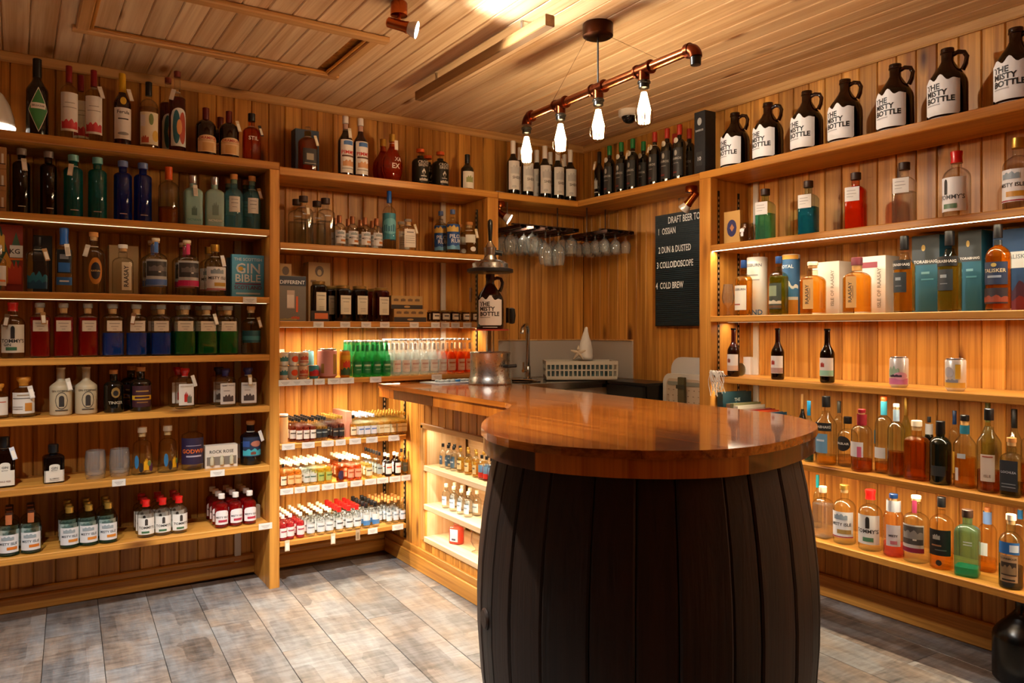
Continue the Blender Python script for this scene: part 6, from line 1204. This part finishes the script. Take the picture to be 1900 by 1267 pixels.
# row of books under it
bks = [(2.495, .034, .262, '123a44', 'dark teal whisky book facing out at the end of the row', True), (2.447, .022, .212, '8a6a52', 'brown book', 0), (2.424, .020, .215, '6a6a4a', 'olive book', 0), (2.402, .026, .205, 'b8b4a8', 'grey-white book', 0), (2.374, .030, .192, '9a9084', 'beige book', 0), (2.342, .020, .190, '8a1c18', 'dark red book', 0), (2.320, .020, .186, 'c8481c', 'orange-red book', 0), (2.298, .018, .178, 'c8b898', 'cream book', 0), (2.278, .022, .180, '1c5a80', 'blue book', 0), (2.254, .024, .166, '3c3a38', 'charcoal book', 0), (2.228, .020, .158, 'd0ccc4', 'white book', 0), (2.206, .018, .150, 'b03028', 'small red book', 0), (2.186, .022, .148, '24365c', 'navy book', 0), (2.162, .020, .138, '2c4a7c', 'small blue book', 0)]
for y_, t_, h_, c_, nm, face in bks:
    o = MB().box(-.0, -t_/2, 0, .19 if not face else .20, -t_/2+.0022, h_).box(0, t_/2-.0022, 0, .19 if not face else .20, t_/2, h_).box(0, -t_/2+.0022, 0, .003, t_/2-.0022, h_).build('book', flat(c_, .55), None, (XF+.035, y_, ZR[4]+.0005), smooth=False)
    MB().box(.0035, -t_/2+.0026, .003, .186, t_/2-.0026, h_-.004).build('pages', flat('e0d8c8', .8), o, smooth=False)
    tag(o, nm if face else nm+' standing spine out in the row beside the blue-capped bottle', 'book')
    if face:
        pm = MB(); P_ = lambda s, zz, off: (.10+s, -t_/2-off, zz); mats = [flat('d8e0dc', .5), flat('1c6a7c', .5)]
        patch(pm, P_, -.098, .06, .04, h_-.03, .0003, 'peaks', 14, 1)
        for s, zz, w2 in (('THE', .225, .04), ('SCOTCH', .195, .15), ('WHISKY', .165, .15)): put_text(pm, P_, s, 0, zz, w2, .03, .0008, 0)
        pm.build('cover_print', mats, o, smooth=False)
    else: MB().box(-.0006, -t_/2*.6, h_*.55, 0, t_/2*.6, h_*.75).build('spine_print', flat('d8c8a8', .6), o, smooth=False)
# ================================================================ miniatures
z = ZM2[0]; MH = .112; MR = .0158
def mt(kind, gl, cap, liq, lb_, h=MH, r=MR, **k): return bottle_type(kind, h, r, gl, cap, liq=liq, lab=lb_, **k)
wl_ = lambda c='e4dccc', z0=.14, z1=.5, ink='6a5a4a': [lab(z0, z1, c, [('b', .55, .7, ink, -.7, .7)], w=1.1)]
def minis(z, pxs, d0, n, T, label, group, step=.034, side='b', **k): rows(side, z, pxs, d0, n, step, T, 'miniature_bottle', label, group, jit=.25, **k)
M = {
 'redblack': mt('mini', CL, BLK, (.66, glass('b8401c', .05, 1.1, .2)), wl_()), 'darklab': mt('mini', CL, BLK, (.6, glass('d8a040', .05, 1.1, .2)), wl_('22282a', ink='8a9490')),
 'golddark': mt('mini', CL, GOLD, (.66, glass('7a2010', .05, 1.1, .25)), wl_('1c1c1e', ink='8a8478')), 'blueyel': mt('mini_sq', CL, flat('c4ccdc', .4), (.62, glass('f0cc70', .05, 1.1, .2)), wl_('e8e8ec', ink='5a7ab8'), r=.0165),
 'goldyel': mt('mini_sq', CL, GOLD, (.66, glass('f0b83c', .05, 1.1, .25)), wl_('ecdcb0', ink='c8a868'), r=.0165), 'blackyel': mt('mini', CL, BLK, (.6, L_GOLD), wl_('ecdcb8')),
 'orange': mt('mini', CL, CKW, (.68, glass('f0a038', .05, 1.1, .25)), wl_('e8b878', ink='c07828'), r=.0175), 'paleclr': mt('mini', CL, CKW, None, wl_('c8c8bc', ink='5a6a5a'), r=.0175),
 'yelgrn': mt('mini', CL, CKW, (.68, glass('e8c030', .05, 1.1, .25)), wl_('a8b058', ink='4a6a2c'), r=.0175), 'brown': mt('mini', CL, BLK, (.7, glass('a8460c', .05, 1.1, .2)), [lab(.12, .5, '2c1c3c', w=.8, shape='oval')], r=.018),
 'orgred': mt('mini', CL, CKW, (.66, glass('e87028', .05, 1.1, .25)), wl_('e8a078', ink='b85028'), r=.018), 'blackclr': mt('mini', CL, BLK, None, wl_('a8b0a8', ink='4a524a'), h=.125), 'paleyel': mt('mini', CL, CKW, (.62, glass('f0d070', .05, 1.1, .2)), wl_('ecdcb0'), r=.018),
 'white': mt('mini', glass('3a1a08', .03, 1.5, .1), CKW, None, wl_('e8e4dc', .12, .58, 'c05030'), r=.018), 'goldblk': mt('mini', CL, BLK, (.6, L_GOLD), wl_('4a4630'), h=.125),
}
G = 'miniatures on the upper lit shelf'
tube_box('b', z, 526, 768, 17, 'd0a870', 'whisky_tube', 'small tan whisky tube at the post end of the miniature shelf', d=.05, items=[('b', .9, .93, '2c2420', -1, 1)])
minis(z, (555, 568, 580), .03, 6, M['redblack'], 'black-capped red-amber miniature beside the tan tube', 'red-amber miniatures'); minis(z, (543,), .065, 5, M['redblack'], 'black-capped red-amber miniature beside the tan tube', 'red-amber miniatures', cols=['end file'])
minis(z, (592, 602), .03, 4, M['darklab'], 'black-capped miniature with black label beside the gold-capped dark ones', 'black-label miniatures')
minis(z, (622, 633), .03, 6, M['golddark'], 'gold-capped dark red miniature before the pink carton', 'dark red miniatures'); minis(z, (609.5,), .10, 4, M['golddark'], 'gold-capped dark red miniature before the pink carton', 'dark red miniatures', cols=['end file'])
carton('b', z, 642, 653, 768, .19, 'c88a74', 'miniature_carton', 'long pink carton among the miniatures', d=.07, h=.125)
minis(z, (655,), .028, 1, M['blackyel'], 'single black-capped yellow miniature before the pink carton', None)
minis(z, (668, 680, 692), .03, 6, M['blueyel'], 'pale blue-capped yellow miniature with white label', 'pale blue-capped miniatures', step=.0355)
minis(z, (705, 717, 728, 739, 749), .03, 6, M['goldyel'], 'gold-capped yellow miniature nearest the counter', 'gold-capped yellow miniatures', step=.0355)
z = ZM2[1]
minis(z, (525,), .022, 1, M['blackyel'], 'single black-capped yellow miniature at the post end of the middle lit shelf', None)
minis(z, (539, 553), .03, 6, M['orange'], 'cream-capped orange miniature nearest the post', 'orange miniatures', step=.038); minis(z, (526,), .07, 5, M['orange'], 'cream-capped orange miniature nearest the post', 'orange miniatures', step=.038, cols=['end file'])
minis(z, (568, 581), .03, 6, M['paleclr'], 'cream-capped clear miniature between orange and yellow-green ones', 'clear miniatures', step=.038)
minis(z, (595, 609), .03, 6, M['yelgrn'], 'cream-capped yellow miniature with a green label', 'yellow-green miniatures', step=.038)
minis(z, (631,), .025, 1, M['brown'], 'single black-capped brown miniature with a purple oval label', None)
minis(z, (650, 664), .03, 6, M['orgred'], 'cream-capped orange-red miniature in the middle of the shelf', 'orange-red miniatures', step=.039); minis(z, (635,), .075, 5, M['orgred'], 'cream-capped orange-red miniature in the middle of the shelf', 'orange-red miniatures', step=.039, cols=['end file'])
minis(z, (684,), .03, 3, M['paleyel'], 'cream-capped pale yellow miniature beside the tall black caps', 'pale yellow miniatures', step=.039)
minis(z, (704,), .03, 6, M['blackclr'], 'tall black-capped clear miniature in a single file', 'file of black-capped clear miniatures', step=.036)
minis(z, (720, 737), .03, 2, M['white'], 'brown miniature with white label near the counter', 'white-label brown miniatures', step=.04)
minis(z, (751,), .03, 2, M['goldblk'], 'black-capped gold miniature nearest the counter', 'black-capped gold miniatures', step=.04)
z = ZM2[2]
N = {
 'pink': mt('mini', CL, flat('e4dcd4', .5), (.66, glass('e03040', .05, 1.1, .3)), wl_('e8dcd8', ink='a84a58'), h=.118, r=.0195), 'clear': mt('mini', CL, CKW, None, wl_('dcdedf', ink='7a8288'), h=.118, r=.0205),
 'redcap': mt('mini', CL, RED, None, wl_('dcdedf', ink='4a4a4a'), h=.120, r=.0205, cs='wax', rc=.5, zc=.80), 'blklabel': mt('mini', CL, BLK, None, [lab(.12, .54, 'dce0e4', [('b', .0, .45, '4a80b8', -1, 1)], w=1.2)], h=.122, r=.0205, rc=.48, zc=.80), 'cork': mt('mini', CL, CKR, None, wl_('d4dce4', ink='7a8ea0'), h=.122, r=.0168),
}
minis(z, (538, 557), .032, 5, N['pink'], 'white-capped pink-red miniature on the lowest lit shelf', 'pink-red miniatures', step=.043); minis(z, (524,), .025, 4, N['pink'], 'white-capped pink-red miniature on the lowest lit shelf', 'pink-red miniatures', step=.043, cols=['end file'])
minis(z, (576, 595, 611), .032, 5, N['clear'], 'cream-capped clear miniature between pink-red and red-capped ones', 'cream-capped clear miniatures', step=.044)
minis(z, (629, 647, 662), .034, 5, N['redcap'], 'red-capped clear miniature on the lowest lit shelf', 'red-capped miniatures', step=.044)
minis(z, (679, 696), .034, 5, N['blklabel'], 'black-capped clear miniature with a blue band', 'blue-band miniatures', step=.044)
minis(z, (709, 721, 733.5, 746), .04, 5, N['cork'], 'cork-topped clear miniature nearest the counter', 'cork-topped miniatures', step=.042, skip=((0, 0), (3, 4)))
# counter niche
z = ZN[0]
def niche(px, d0, n, T, label, group, z=None, step=.034): rows('n', z, px, d0, n, step, T, 'miniature_bottle', label, group, jit=.3)
NB = mt('mini', CL, BLK, None, wl_('4a6a88', ink='c8d4dc'), h=.115, r=.0165); NY = mt('mini', CL, GOLD, (.6, glass('f0c050', .05, 1.1, .2)), wl_('e8d8a8'), h=.112, r=.0175); NRB = mt('mini', CL, BLK, (.5, glass('c82c1c', .05, 1.1, .25)), [lab(.3, .6, '6a9ac8', w=1.1), lab(.1, .3, 'c83028', w=1.1)], h=.108, r=.0155)
niche((822, 832, 842), .03, 2, NB, 'black-capped miniature with blue label in the counter niche', 'blue-label niche miniatures', z)
niche((855, 869, 884), .04, 2, NY, 'gold-capped yellow miniature in the counter niche', 'yellow niche miniatures', z, .04)
niche((894, 903, 912), .035, 3, NRB, 'black-capped red and blue miniature in the counter niche', 'red and blue niche miniatures', z)
NCl = mt('mini', CL, CKW, None, wl_('dce4ea', ink='8a9aa8'), h=.115, r=.0205)
niche((828, 842, 856, 869), .03, 2, NCl, 'cream-capped clear miniature in the counter niche', 'clear niche miniatures', ZN[1], .046)
z = ZN[2]
x, y = spot_on('n', 847, .05); T = bottle_type('oval', .115, .036, glass('f0a890', .02, 1.45, .1), CL, liq=(.68, L_ORG), lab=[lab(.12, .62, 'e4e0e4', [('b', .1, .25, '3a3a5a', -.5, .5)], w=.6)], rc=.3)
place(T, 'gin_bottle', 'small orange-red bottle alone on the floor of the counter niche', (x, y, z+.0004), -PI/2+.5)
x, y = spot_on('n', 886, .06); tag(MB().lathe([(0, .026), (.003, .028), (.006, .012), (.02, .010), (.03, .022), (.05, .031), (.08, .029), (.115, .022), (.115, .0205), (.08, .0275), (.05, .0295), (.032, .02)], 24, close=False).build('tasting_glass', glass('f0f2f2', .02, 1.5), None, (x, y, z+.0004)), 'clear tulip tasting glass in the counter niche beside the barrel', 'glass')
# ================================================================ price cards on the shelf edges
pc_me = {}
def card(side, px0, px1, zt, group, label):
    """white ticket clipped to a shelf front, its top edge at height zt"""
    pl = YF-.0025 if side == 'b' else XF-.0025
    f_ = on_y if side == 'b' else on_x
    a = f_(px0, HY, pl); b = f_(px1, HY, pl); W_ = max(.03, math.hypot(a[0]-b[0], a[1]-b[1])); k = round(W_, 2)
    if k not in pc_me:
        pc_me[k] = (MB().box(-k/2, -.0007, -.028, k/2, .0007, 0).mesh('card', flat('e2ded6', .6), smooth=False), MB().box(-k*.32, -.0012, -.012, k*.32, -.0008, -.010).box(-k*.25, -.0012, -.017, k*.25, -.0008, -.015).box(-k*.15, -.0012, -.022, k*.15, -.0008, -.0205).mesh('lines', flat('a8a4a0', .6), smooth=False))
    o = put('price_card', pc_me[k][0], None, ((a[0]+b[0])/2, (a[1]+b[1])/2, zt), (0, 0, YAW[side])); put('print', pc_me[k][1], o); tag(o, label, 'price card', group)
CARDN = {}
def cards(lst, zt, group, label):
    for a, b in lst:
        k = CARDN.get(group, 0); CARDN[group] = k+1
        card('b', a, b, zt, group, label+', '+ORD[k]+' from the post')
card('b', 451, 476, ZL[2]-.002, None, 'white price card on the shelf edge under the blue book'); card('b', 208, 233, ZL[5]+.002, None, 'white price card on the shelf edge under the tumblers'); card('b', 390, 417, ZL[5]+.002, None, 'white price card on the shelf edge under the cream gift carton'); card('b', 480, 505, ZL[6]+.004, None, 'white price card on the bottom shelf edge beside the post')
cards(((581, 601), (631, 650), (671, 688), (705, 723), (760, 777), (800, 816), (818, 834), (837, 853), (859, 875)), ZM[2]-.002, 'price cards under the jars', 'white price card on the shelf edge under the jars')
cards(((517, 541), (542, 560), (561, 580), (584, 602), (608, 631), (632, 656), (686, 708)), ZM[3]+.001, 'price cards under the cans', 'white price card under the cans and tonics')
cards(((801, 820),), ZM[3]+.002, 'price cards under the cans', 'white price card under the cans and tonics')
cards(((523, 547), (560, 584), (596, 620), (623, 641), (648, 670), (679, 701), (720, 742)), ZM2[0]+.002, 'price cards on the upper lit shelf', 'white price card on the upper of the miniature shelves')
cards(((520, 544), (546, 567), (569, 594), (597, 620), (622, 645), (650, 673), (677, 698), (699, 721), (722, 744), (744, 762)), ZM2[1]+.002, 'price cards on the middle lit shelf', 'white price card on the middle of the miniature shelves')
cards(((683, 700), (728, 748)), ZM2[2]+.002, 'price cards on the lowest lit shelf', 'white price card on the lowest of the miniature shelves')
for px, lb_ in ((533, 'hanging paper tag on the lowest miniature shelf under the pink-red bottles'), (618, 'hanging paper tag on the lowest miniature shelf under the cream caps'), (664, 'hanging brown tag on the lowest miniature shelf under the red caps')):
    x = on_y(px, HY, YF-.004)[0]; o = MB().box(-.011, -.0007, -.045, .011, .0007, .005).build('paper_tag', flat('d8c8a8' if px < 650 else 'b8a080', .7), None, (x, YF-.004, ZM2[2]+.0), smooth=False); tag(o, lb_, 'tag'); MB().box(-.007, -.0013, -.04, .007, -.0008, -.008).build('print', flat('ece6da' if px < 650 else '8a7458', .7), o, smooth=False)
# small socket box between the dark bottle and the sherry
carton('b', 1.938, 922, 938, 336, .02, 'dcd6cc', 'wall_socket', 'white socket box on the wall beside the sherry bottles', d=.27, h=.06, cat='socket')
x, y = spot_on('r', 1351, .07); tag(MB().lathe([(0, .024), (.003, .026), (.006, .010), (.03, .005), (.045, .008), (.06, .024), (.085, .029), (.115, .026), (.15, .021), (.15, .0195), (.115, .0245), (.085, .0275), (.062, .022)], 24, close=False).build('tasting_glass', glass('f0f2f2', .02, 1.6, .02, 0, .2), None, (x, y, ZR[2]+.0004)), 'clear tulip tasting glass at the shelf end beside the navy-capped whisky', 'glass')
